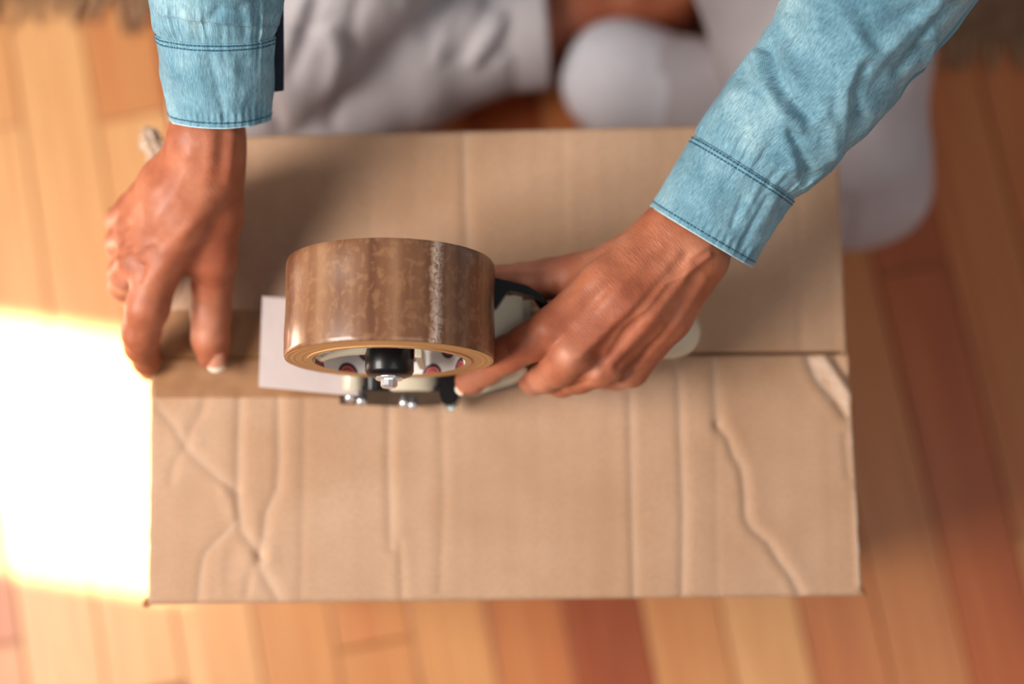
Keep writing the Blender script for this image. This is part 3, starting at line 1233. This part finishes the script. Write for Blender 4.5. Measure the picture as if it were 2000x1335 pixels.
LH = {  # hand gripping the box's left edge
    'palm': [[(378, 292, 76, 12.5), (318, 352, 62, 11), (262, 408, 40, 9.2)],
             [(392, 300, 80, 13), (325, 385, 64, 11.5), (262, 458, 42, 9.8)],
             [(408, 310, 81, 13), (335, 415, 64, 12), (268, 508, 44, 10.5)],
             [(424, 318, 78, 13), (365, 430, 62, 12.5), (302, 545, 46, 11.5)]],
    'fill': [[(400, 350, 55, 17), (330, 450, 38, 15)], [(425, 410, 52, 13), (376, 500, 42, 10)], [(408, 300, 68, 16), (400, 370, 58, 16)],
             [(330, 400, 44, 14), (300, 500, 32, 12)],
             [(424, 340, 42, 15), (420, 420, 26, 14), (418, 500, 16, 11)], [(400, 380, 30, 16), (350, 470, 20, 14)], [(360, 380, 34, 14), (330, 450, 24, 12)]],
    'thumb': [(424, 330, 66, 13), (422, 420, 52, 13.5), (417, 505, 38, 12.2), (414, 560, 27, 10.4), (412, 612, 20, 10.4), (412, 660, 14, 10.2), (415, 694, 10.5, 8.6)],
    'fingers': [[(302, 545, 46, 12), (288, 600, 42, 11.2), (275, 650, 32, 10.0), (276, 676, 20, 9.0), (286, 706, 6, 7.2), (291, 724, -8, 5.8)],
                [(268, 508, 44, 11), (250, 532, 30, 10), (246, 556, 12, 9.4), (262, 575, -12, 8.6), (272, 585, -30, 7.8)],
                [(262, 458, 42, 10.2), (240, 474, 26, 9), (243, 492, 6, 8.6), (262, 505, -18, 8), (272, 510, -36, 7.4)],
                [(262, 408, 40, 9.6), (238, 430, 24, 8.2), (243, 446, 4, 7.8), (264, 455, -14, 7.2), (274, 458, -30, 6.8)]],
    'arm': [(404, 264, 81, 13), (410, 200, 87, 12), (418, 110, 102, 13), (422, 30, 112, 13)],
}


def hand_mesh(H, wrist, feats):
    allp = [p for c in H['palm'] + H['fill'] + H['fingers'] + [H['thumb'], H['arm']] for p in c]
    W = np.array([K(p[0], p[1], p[2]) for p in allp])
    f = Field(W.min(0) - .03, W.max(0) + .03, .0010)
    cv = lambda c: [(K(p[0], p[1], p[2]), p[3] / 1000) for p in c]
    for c in H['palm'] + H['fill']:
        c = cv(c)
        for p, q in zip(c[:-1], c[1:]):
            f.cone(p[0], q[0], p[1], q[1], .0055)
    for a, b in wrist:
        (p, q) = cv((a, b))
        f.cone(p[0], q[0], p[1], q[1], .008)
    c = cv(H['arm'])
    for p, q in zip(c[:-1], c[1:]):
        f.cone(p[0], q[0], p[1], q[1], .010)
    f.chain(cv(H['thumb']), .004, .0045)
    for c in H['fingers']:
        f.chain(cv(c), .0035, .0022)
    V, Fc = f.mesh()
    V = relax(V, Fc, 2, .5)
    V = features(V, Fc, feats)
    return V, Fc


R_FEATS = [  # tendons, veins, knuckles (px polyline, width px, mm)
    ([(1290, 480), (1190, 580), (1105, 655)], 13, .8),
    ([(1320, 500), (1240, 590), (1135, 690)], 11, .9),
    ([(1350, 520), (1290, 600), (1195, 708)], 11, 1.1),
    ([(1375, 545), (1325, 625), (1245, 715)], 10, .9),
    ([(1385, 498), (1345, 528), (1300, 552), (1262, 600), (1215, 640), (1180, 690)], 7, 1.1),
    ([(1395, 470), (1352, 500), (1330, 545)], 8, .9),
    ([(1340, 500), (1318, 515)], 14, -1.0),
    ([(1240, 620), (1190, 665), (1165, 690)], 12, -1.2),
    ([(1300, 630), (1250, 680), (1210, 715)], 11, -1.3),
    ([(1190, 560), (1120, 640)], 16, -.6),
    ([(1102, 690), (1112, 700)], 20, 1.6),
    ([(1158, 722), (1165, 730)], 14, 1.4),
    ([(1216, 738), (1224, 742)], 14, 1.0),
    ([(1052, 640), (1070, 655)], 18, 1.0),
    ([(1145, 745), (1090, 762)], 5, -1.0),
    ([(1000, 668), (1008, 690)], 5, -.35),
    ([(990, 676), (998, 700)], 4, -.3),
    ([(1080, 550), (1110, 510)], 12, .5),
]
L_FEATS = [
    ([(456, 262), (452, 300), (446, 350)], 12, .9),
    ([(412, 262), (410, 310), (402, 360)], 14, .8),
    ([(436, 262), (432, 320)], 14, -.6),
    ([(378, 310), (330, 390), (290, 445)], 13, .45),
    ([(400, 390), (350, 475), (310, 535)], 13, .6),
    ([(368, 300), (310, 360), (265, 405)], 12, .5),
    ([(415, 400), (392, 430), (360, 452), (335, 478), (318, 490)], 11, .45),
    ([(300, 474), (284, 478), (272, 490)], 8, .55),
    ([(279, 520), (274, 545)], 8, -1.2),
    ([(258, 520), (248, 545)], 10, .7),
    ([(222, 430), (222, 434)], 11, 1.2),
    ([(226, 474), (226, 478)], 11, 1.2),
    ([(250, 438), (236, 450)], 7, -1.0),
    ([(255, 486), (236, 498)], 7, -1.0),
    ([(425, 650), (438, 646)], 4, -.3),
    ([(420, 660), (438, 657)], 4, -.3),
]


def build_person():
    Vr, Fr = hand_mesh(RH, [((1312, 456, 74, 15.5), (1360, 385, 77, 13)), ((1362, 490, 74, 14.5), (1402, 428, 77, 13)),
                            ((1335, 490, 70, 15), (1290, 520, 70, 14))], R_FEATS)
    Vl, Fl = hand_mesh(LH, [((386, 264, 80, 13.5), (398, 180, 86, 10)), ((424, 264, 81, 12.5), (426, 180, 87, 10)),
                            ((390, 270, 84, 14), (385, 330, 70, 14)), ((426, 262, 84, 12), (424, 340, 70, 13))], L_FEATS)
    # the rest of the body, mostly inside the clothes
    hip, chest = np.array([.03, .60, .13]), np.array([0, .60, .50])
    f = Field((-.42, .05, .0), (.42, .85, 1.1), .008)
    elb_r, sho_r = K(1905, -360, 150), np.array([.20, .57, .64])
    elb_l, sho_l = K(440, -420, 215), np.array([-.19, .60, .64])
    f.cone(K(1480, 250, 92), K(1795, -150, 132), .014, .024, .01); f.cone(K(1795, -150, 132), elb_r, .024, .032, .02); f.cone(elb_r, sho_r, .036, .046, .03)
    f.cone(K(422, 60, 106), K(430, -190, 148), .013, .022, .01); f.cone(K(430, -190, 148), elb_l, .022, .032, .02); f.cone(elb_l, sho_l, .036, .046, .03)
    f.cone(hip, chest, .11, .12, .05)
    f.cone(sho_l, sho_r, .05, .05, .05)
    f.cone((0, .60, .62), (0, .59, .76), .052, .050, .03)
    f.ell((0, .575, .86), (.074, .092, .108), .02)          # head, bowed forward
    f.ell((0, .535, .81), (.050, .055, .060), .02)          # jaw
    f.cone((0, .485, .850), (0, .476, .828), .008, .012, .008)   # nose
    f.ell((0, .500, .798), (.022, .012, .009), .006)        # lips
    f.ell((-.075, .58, .85), (.008, .018, .028), .004); f.ell((.075, .58, .85), (.008, .018, .028), .004)
    # legs under the trousers
    for a, b, c_, ra in (((-.08, .58, .12), P(455, 205, .10), P(980, 60, .075), .05), ((.12, .56, .12), P(1655, 320, .09), P(1300, 170, .06), .05)):
        f.cone(a, b, .060, .036, .03); f.cone(b, c_, .036, .026, .02)
    # bare foot crossing to the right
    f.cone(P(960, 60, .070), P(1090, 30, .055), .028, .030, .015)
    f.cone(P(1090, 20, .055), P(1300, -5, .040), .032, .030, .015)
    f.cone(P(1090, -30, .045), P(1330, -50, .035), .030, .028, .015)
    for k in range(5):
        f.cone(P(1310, 6 - k * 24, .035), P(1350 - k * 4, 16 - k * 26, .020), .013 - k * .001, .010 - k * .0008, .004)
    Vb, Fb = f.mesh()
    Vb = relax(Vb, Fb, 2)
    V = np.concatenate([Vr, Vl, Vb])
    Fc = np.concatenate([Fr, Fl + len(Vr), Fb + len(Vr) + len(Vl)])
    z = np.zeros(len(Vb))
    wr = np.concatenate([spots(Vr, [(1235, 480, 60, 1), (1300, 500, 55, .8), (1280, 470, 50, 1), (1010, 680, 30, .7), (1100, 690, 20, .4), (1180, 540, 50, .4)]),
                         spots(Vl, [(400, 330, 45, .25), (420, 655, 22, .5), (300, 560, 30, .5), (270, 640, 25, .6)]), z])
    red = np.concatenate([spots(Vr, [(1000, 665, 45, 1), (1100, 640, 45, .7), (1050, 640, 40, .7), (1250, 640, 60, .5), (1180, 690, 30, .5)]),
                          spots(Vl, [(440, 330, 40, .6), (430, 440, 60, .8), (425, 520, 45, .7), (276, 530, 18, .8), (380, 500, 40, .5)]), z + .3])
    pale = np.concatenate([spots(Vr, [(1104, 698, 22, 1), (1160, 728, 14, .8), (920, 735, 30, .5), (1215, 756, 16, .6), (1040, 760, 25, .5), (1040, 525, 50, .35)]),
                           spots(Vl, [(216, 430, 14, .9), (218, 474, 12, .9), (240, 560, 26, .8), (400, 640, 26, .6), (300, 440, 50, .25)]), z])
    body = mesh_ob('person', V, Fc, M_SKIN, attrs={'wrinkle': wr, 'red': red, 'pale': pale})
    tag(body, 'person in light blue denim shirt and white trousers sitting behind the box', 'person')

    # ---- fingernails
    def nail(c, d, nrm, L, Wd, name='fingernail'):
        c = Vector(c); d = Vector(d).normalized(); nrm = Vector(nrm)
        nrm = (nrm - d * nrm.dot(d)).normalized(); s = d.cross(nrm)
        V, Fc, tip = [], [], []
        nu, nv = 15, 13
        for lay in (0, 1):
            for i in range(nu):
                for j in range(nv):
                    u = i / (nu - 1); v = j / (nv - 1) * 2 - 1
                    wv = Wd / 2 * (1 - .22 * (1 - min(1, u * 2.2)) ** 2) * (1 - .16 * max(0, (u - .8) / .2) ** 2)
                    x = (u - .5) * L + .10 * L * (1 - v * v) * (1 if u > .5 else -1) * abs(u - .5) * 2
                    y = v * wv
                    zz = -(y * y) / (Wd * 1.15) - .6 * (u - .5) ** 2 * L * .25 - lay * .0005
                    V.append(c + d * x + s * y + nrm * zz); tip.append(u)
        n0 = nu * nv
        for i in range(nu - 1):
            for j in range(nv - 1):
                q = (i * nv + j, (i + 1) * nv + j, (i + 1) * nv + j + 1, i * nv + j + 1)
                Fc.append(q); Fc.append(tuple(t + n0 for t in q[::-1]))
        ring = [j for j in range(nv)] + [i * nv + nv - 1 for i in range(1, nu)] + [(nu - 1) * nv + j for j in range(nv - 2, -1, -1)] + [i * nv for i in range(nu - 2, 0, -1)]
        for a, b in zip(ring, ring[1:] + ring[:1]):
            Fc.append((a, b, b + n0, a + n0))
        o = mesh_ob(name, V, Fc, M_NAIL, body, attrs={'tip': tip})
        return o
    a, b = VK(413, 670, 13), VK(416, 712, 9)
    nail(VK(421, 703, 18.3), b - a, (.14, -.12, 1), .0120, .0098)
    a, b = VK(940, 728, 46), VK(908, 748, 38)
    nail(VK(900, 750, 42.5), Vector((-.6, -.55, -.6)), (-.72, .1, .7), .0095, .0088)

    # ---- sleeves
    def sleeve(ctrl, Lc, seed, feats, folds, total, side):
        """ctrl: (px,py,h,a,b); Lc: cuff length mm"""
        Pc = [Vector(K(c[0], c[1], c[2])) if len(c) == 5 else Vector(c[0]) for c in ctrl]
        ab = [(c[-2], c[-1]) for c in ctrl]
        # dense centreline
        S, Q, A, Bb = [], [], [], []
        for i in range(len(Pc) - 1):
            p0 = Pc[max(i - 1, 0)]; p1 = Pc[i]; p2 = Pc[i + 1]; p3 = Pc[min(i + 2, len(Pc) - 1)]
            for k in range(40):
                t = k / 40
                Q.append(.5 * ((2 * p1) + (p2 - p0) * t + (2 * p0 - 5 * p1 + 4 * p2 - p3) * t * t + (-p0 + 3 * p1 - 3 * p2 + p3) * t ** 3))
                sm = t
                A.append(ab[i][0] * (1 - sm) + ab[i + 1][0] * sm); Bb.append(ab[i][1] * (1 - sm) + ab[i + 1][1] * sm)
        Q = np.array([tuple(q) for q in Q]); A = np.array(A); Bb = np.array(Bb)
        ker = np.ones(9) / 9
        A = np.convolve(np.pad(A, 4, 'edge'), ker, 'valid'); Bb = np.convolve(np.pad(Bb, 4, 'edge'), ker, 'valid')
        S = np.concatenate([[0], np.cumsum(np.linalg.norm(np.diff(Q, axis=0), axis=1))]) * 1000
        Tn = np.gradient(Q, axis=0)
        Tn /= np.linalg.norm(Tn, axis=1)[:, None]

        def ev(s, th, off=0.0, plain=False):
            s = np.asarray(s, float); th = np.asarray(th, float)
            q = np.stack([np.interp(s, S, Q[:, i]) for i in range(3)], -1)
            t = np.stack([np.interp(s, S, Tn[:, i]) for i in range(3)], -1)
            t /= np.linalg.norm(t, axis=-1)[..., None]
            lat = np.cross(t, np.array([0, 0, 1.0])); lat /= np.linalg.norm(lat, axis=-1)[..., None]
            upv = np.cross(lat, t)
            a = np.interp(s, S, A); b = np.interp(s, S, Bb)
            c, sn = np.cos(th), np.sin(th)
            ds = s - Lc
            r = np.zeros_like(s * th)
            body_ = ds > 0
            gth = th * 1.0 + .15 * np.sin(3 * th)
            n1 = 31 + seed
            r = r + np.where(body_, 1.5 * (1 - np.exp(-np.abs(ds) / 5)), 0)
            pl = (np.sin(n1 * gth + 1.3 * np.sin(5 * th + seed)) + .6 * np.sin((n1 * 1.7) * gth + 2))
            w_ = wig(th * 10, s * .05, seed + 3, 6, 2)
            r = r + np.where(body_, .85 * pl * np.exp(-np.abs(ds) / 11) * (.55 + .9 * w_) * (1 - np.exp(-np.abs(ds) / 1.5)), .32 * pl * np.exp(-np.abs(ds) / 12) * (.6 + w_))
            hemd = np.maximum(s, 0)
            r = r + .28 * np.sin((n1 * 1.3) * th + 2 * np.sin(4 * th)) * np.exp(-((hemd - 5) / 4) ** 2) * (s < Lc)
            # soft folds
            fa = wig(th * 20 + s * .15, s * .55 - th * 6, seed, 40, 2)
            ridge = 1 - np.abs(np.clip(fa * 1.6, -1, 1)) * 2
            amp = np.where(body_, folds * np.clip(ds / 25, 0, 1), .55)
            r = r + amp * ridge
            fb = wig(th * 20, s * .7, seed + 20, 14, 2)
            r = r + .35 * fb
            # seam groove and rolled hem
            r = r - .55 * np.exp(-(ds / .9) ** 2)
            r = r + .35 * np.exp(-((s - .8) / 1.0) ** 2)
            R_ = off + r
            p = q + lat * ((a + R_) * c)[..., None] / 1000 + upv * ((b + R_) * sn)[..., None] / 1000
            return p
        nth = 300
        obs = []

        def tube(name, s0, s1, step, mat, off, parent, close_hem=False):
            ss = np.arange(s0, s1, step)
            if close_hem:
                ss = np.concatenate([[s0 + 16, s0 + 8, s0 + 3, s0 + .8], ss])
            th = np.linspace(0, 2 * math.pi, nth, endpoint=False)
            SS, TH = np.meshgrid(ss, th, indexing='ij')
            O = np.full(SS.shape, off)
            if close_hem:
                O[:4] = off - 1.5
                O[3] = off - 1.1
                O[4] = off - .35
            p = ev(SS, TH, O)
            V = p.reshape(-1, 3)
            m = len(ss)
            idx = np.arange(m * nth).reshape(m, nth)
            nx_ = np.roll(idx, -1, axis=1)
            Fc = np.stack([idx[:-1], nx_[:-1], nx_[1:], idx[1:]], -1).reshape(-1, 4)
            uv = np.stack([TH.ravel() * .030, SS.ravel() / 1000], 1)
            # seam in u: mirror so that it does not jump
            uv[:, 0] = np.abs(TH.ravel() - math.pi * 1.5) * .030
            # orientation check
            cen = np.stack([np.interp(SS.ravel(), S, Q[:, i]) for i in range(3)], -1)
            n = vnormals(V, Fc)
            if ((V - cen) * n).sum() < 0:
                Fc = Fc[:, ::-1]
            if feats:
                V = features(V, Fc, feats)
            return mesh_ob(name, V, Fc, mat, parent, uv=uv)
        sl = tube('sleeve', Lc - 2.0, total, 1.5, M_DENIM, 0.0, body)
        cf = tube('cuff', 0, Lc + .1, .8, M_DENIM, .7, sl, True)
        # hem edge: pale rolled rim
        th = np.linspace(0, 2 * math.pi, nth, endpoint=False)
        V, Fc = [], []
        m = 8
        for k in range(m):
            an = 2 * math.pi * k / m
            V.append(ev(np.full(nth, .1 - .75 * math.sin(an)), th, np.full(nth, .35 + .55 * math.cos(an))))
        V = np.concatenate(V)
        for k in range(m):
            for i in range(nth):
                j = (i + 1) % nth
                k2 = (k + 1) % m
                Fc.append((k * nth + i, k * nth + j, k2 * nth + j, k2 * nth + i))
        mesh_ob('hem', V, Fc, M_HEM, sl)
        # stitches: one row by the hem, two rows along the cuff seam
        V, Fc = [], []
        for s_row, off in ((3.0, .95), (Lc - 1.6, .95), (Lc - 3.6, .95)):
            n = 92
            for i in range(n):
                t0 = 2 * math.pi * (i + .12) / n; t1 = 2 * math.pi * (i + .80) / n
                base = len(V)
                for t in (t0, (t0 + t1) / 2, t1):
                    for ds, o2 in ((-.42, -.1), (0, .28), (.42, -.1)):
                        V.append(ev(np.array([s_row + ds]), np.array([t]), off + o2)[0])
                for q in range(2):
                    for w in range(2):
                        b0 = base + q * 3 + w
                        Fc.append((b0, b0 + 1, b0 + 4, b0 + 3))
        stt = mesh_ob('stitching', V, Fc, M_THREAD, sl)
        stt['kind'] = 'stuff'
        if feats:
            pass
        return sl, ev

    R_SLF = [([(1478, 110), (1490, 160), (1520, 215), (1560, 250)], 13, 3.2), ([(1500, 95), (1516, 150), (1545, 195), (1580, 228)], 13, -4.6),
             ([(1640, 20), (1690, 100), (1665, 160), (1650, 215)], 24, 4.0), ([(1690, 130), (1668, 180), (1672, 230)], 14, -4.2),
             ([(1545, 262), (1575, 330), (1580, 350)], 14, -2.8), ([(1525, 240), (1545, 290), (1555, 330)], 12, 2.2), ([(1600, 200), (1625, 250), (1630, 300)], 16, 2.4),
             ([(1700, 60), (1790, 30)], 20, -2.4), ([(1720, 110), (1770, 60), (1830, 10)], 14, 2.4), ([(1755, 140), (1800, 80), (1860, 10)], 10, -2.8),
             ([(1500, 250), (1470, 300)], 14, 1.2), ([(1560, 20), (1540, 90), (1560, 130)], 18, -2.0), ([(1600, 20), (1590, 90)], 14, 1.6),
             ([(1400, 350), (1385, 400)], 12, .8), ([(1500, 385), (1470, 440), (1450, 480)], 8, -1.4), ([(1478, 370), (1452, 420)], 7, 1.0), ([(1530, 400), (1500, 450)], 7, -1.0),
             ([(1450, 385), (1430, 440)], 6, -.9)]
    L_SLF = [([(425, 20), (395, 55)], 10, -1.4), ([(360, 10), (370, 60)], 9, 1.0), ([(410, 110), (425, 170), (440, 230)], 9, -1.1), ([(385, 110), (400, 200)], 10, .7),
             ([(320, 20), (330, 60)], 10, 1.0), ([(470, 20), (480, 60)], 10, -.9), ([(455, 120), (458, 190)], 9, .6)]
    sho_r_, sho_l_ = Vector((.20, .57, .64)), Vector((-.19, .60, .64))
    elr, ell_ = Vector(elb_r), Vector(elb_l)
    sr, evr = sleeve([(1369, 462, 76, 29.0, 23), (1452, 327, 87, 29.5, 25), (1490, 278, 91, 31.5, 27), (1555, 208, 98, 33.0, 30), (1625, 122, 107, 34.5, 33),
                      (1698, 12, 118, 38.5, 37), (1795, -150, 134, 43, 42), (elr, 50, 50), ((elr + sho_r_) / 2, 54, 54), (sho_r_, 60, 58)],
                     41.5, 2, R_SLF, 1.5, 520, 1)
    sl_, evl = sleeve([(430, 230, 85, 25.2, 20.5), (420, 70, 107, 29.5, 22), (420, 20, 113, 31.0, 25), (424, -60, 124, 32.5, 28), (430, -190, 150, 37, 34),
                       (ell_, 48, 48), ((ell_ + sho_l_) / 2, 54, 52), (sho_l_, 60, 58)],
                      43.0, 5, L_SLF, 1.2, 480, 1)
    # placket edge beside the left cuff, its shadow side painted dark navy
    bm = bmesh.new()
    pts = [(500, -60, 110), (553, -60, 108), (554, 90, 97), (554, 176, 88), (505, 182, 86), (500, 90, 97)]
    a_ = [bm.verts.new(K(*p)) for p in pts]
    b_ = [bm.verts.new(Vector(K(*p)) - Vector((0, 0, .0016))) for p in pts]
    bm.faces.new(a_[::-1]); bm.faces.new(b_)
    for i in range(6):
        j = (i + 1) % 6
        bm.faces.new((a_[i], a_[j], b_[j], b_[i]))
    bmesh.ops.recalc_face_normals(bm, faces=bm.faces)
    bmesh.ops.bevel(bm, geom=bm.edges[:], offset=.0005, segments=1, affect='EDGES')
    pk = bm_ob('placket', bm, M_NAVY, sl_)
    pk['label'] = 'placket of the open cuff, its shadow side coloured dark navy'

    # ---- shirt body
    f = Field((-.32, .40, .08), (.34, .82, .80), .007)
    f.cone((0.02, .60, .16), (0, .60, .50), .135, .140, .05)
    f.cone((-.15, .60, .61), (.16, .58, .61), .072, .072, .06)
    V, Fc = f.mesh()
    n = vnormals(V, Fc)
    V = V + n * (.004 * wig(V[:, 0] * 1.5 + V[:, 1], V[:, 2], 4, .16, 3))[:, None]
    mesh_ob('shirt', relax(V, Fc, 2), Fc, M_DENIM_BODY, body)
    # ---- hair
    f = Field((-.13, .42, .62), (.13, .76, 1.02), .005)
    f.ell((0, .605, .885), (.086, .096, .108), .02)
    f.ell((0, .66, .82), (.060, .055, .11), .03)
    V, Fc = f.mesh()
    cut = V[:, 1] < .535
    V[cut, 1] = .535 + (V[cut, 1] - .535) * .15
    mesh_ob('hair', relax(V, Fc, 2), Fc, M_HAIR, body)
    for sx in (-1, 1):
        bm = bmesh.new()
        bmesh.ops.create_uvsphere(bm, u_segments=16, v_segments=10, radius=.011, matrix=Matrix.Translation((sx * .030, .497, .858)))
        bm_ob('eye', bm, flat('eye_white', (230, 226, 220), .2, nscale=5), body, True)

    # ---- trousers
    f = Field((-.42, .12, .0), (.50, .82, .34), .0045)
    pts = lambda L: [(P(p[0], p[1], p[2]) if p[0] > 5 or p[0] < -5 else np.array(p[:3]), p[3]) for p in L]
    # left: thigh
    for L, k in (([(-.08, .58, .135, .092), (650, -120, .155, .076), (545, 60, .145, .060), (462, 205, .115, .047)], .012),
                 ([(462, 212, .10, .048), (600, 185, .088, .052), (800, 100, .075, .055), (900, 82, .070, .050), (945, 74, .066, .044)], .010)):
        f.chain(pts(L), k, .004)
    for L, k in (([(.12, .56, .15, .095), (1570, -150, .17, .086), (1610, 100, .15, .072), (1660, 290, .12, .058)], .012),
                 ([(1665, 340, .105, .056), (1550, 290, .085, .050), (1400, 205, .070, .046), (1260, 172, .062, .043), (1215, 165, .060, .042)], .010)):
        f.chain(pts(L), k, .004)
    f.cone((-.06, .60, .13), (.10, .60, .13), .11, .11, .04)
    V, Fc = f.mesh()
    V = relax(V, Fc, 3)
    n = vnormals(V, Fc)
    V = V + n * (.0035 * wig(V[:, 0] + V[:, 1] * .4, V[:, 1] * .6, 14, .10, 2))[:, None]
    TF = [([(640, 60), (660, 110), (640, 200)], 16, 4), ([(690, 90), (665, 180), (650, 235)], 14, -5), ([(900, -10), (870, 60), (850, 120)], 10, 4),
          ([(960, -10), (930, 50), (900, 110)], 9, -5), ([(1000, 0), (965, 60), (920, 120)], 9, 5), ([(1040, 20), (1000, 70), (950, 130)], 9, -5), ([(1055, 60), (1020, 110)], 9, 4),
          ([(700, 0), (680, 90)], 12, -3), ([(620, 0), (590, 90), (570, 150)], 12, -4), ([(590, 0), (560, 80)], 12, 4), ([(640, 40), (600, 60), (560, 50)], 9, -4),
          ([(530, 210), (545, 250)], 8, -4), ([(790, 0), (800, 60)], 9, 3), ([(830, 0), (830, 70)], 9, -3),
          ([(1660, 400), (1650, 460)], 12, -3)]
    V = features(V, Fc, TF)
    tr = mesh_ob('trousers', V, Fc, M_TROUS, body)
    tr['label'] = 'creased off-white cotton trousers'
    # hem ring of the left trouser leg
    c0, c1 = Vector(P(900, 66, .064)), Vector(P(1062, 52, .064))
    d = (c1 - c0).normalized()
    M = Matrix.Translation(c1) @ d.to_track_quat('Z', 'Y').to_matrix().to_4x4()
    prof = [(.040, -.075), (.046, -.075), (.0475, -.050), (.0475, -.002), (.0470, .0005), (.0445, .0005), (.0440, -.002)]
    Vv, Ff, _ = lathe(prof, M, 60)
    mesh_ob('trouser_hem', Vv, Ff, M_TROUS, tr)
    # ---- sock: the rounded foot tucked against the box
    f = Field(P(1050, 280, .0) - np.array([0, .03, 0]), P(1420, 20, .14) + np.array([.08, .08, 0]), .003)
    f.cone(P(1300, 182, .066), P(1230, 165, .062), .044, .0455, .01)
    f.cone(P(1230, 165, .062), P(1205, 150, .060), .0455, .043, .01)
    V, Fc = f.mesh()
    mesh_ob('sock', V, Fc, M_SOCK, body)
    # ---- belt-free waist hidden; done
    return body


build_person()
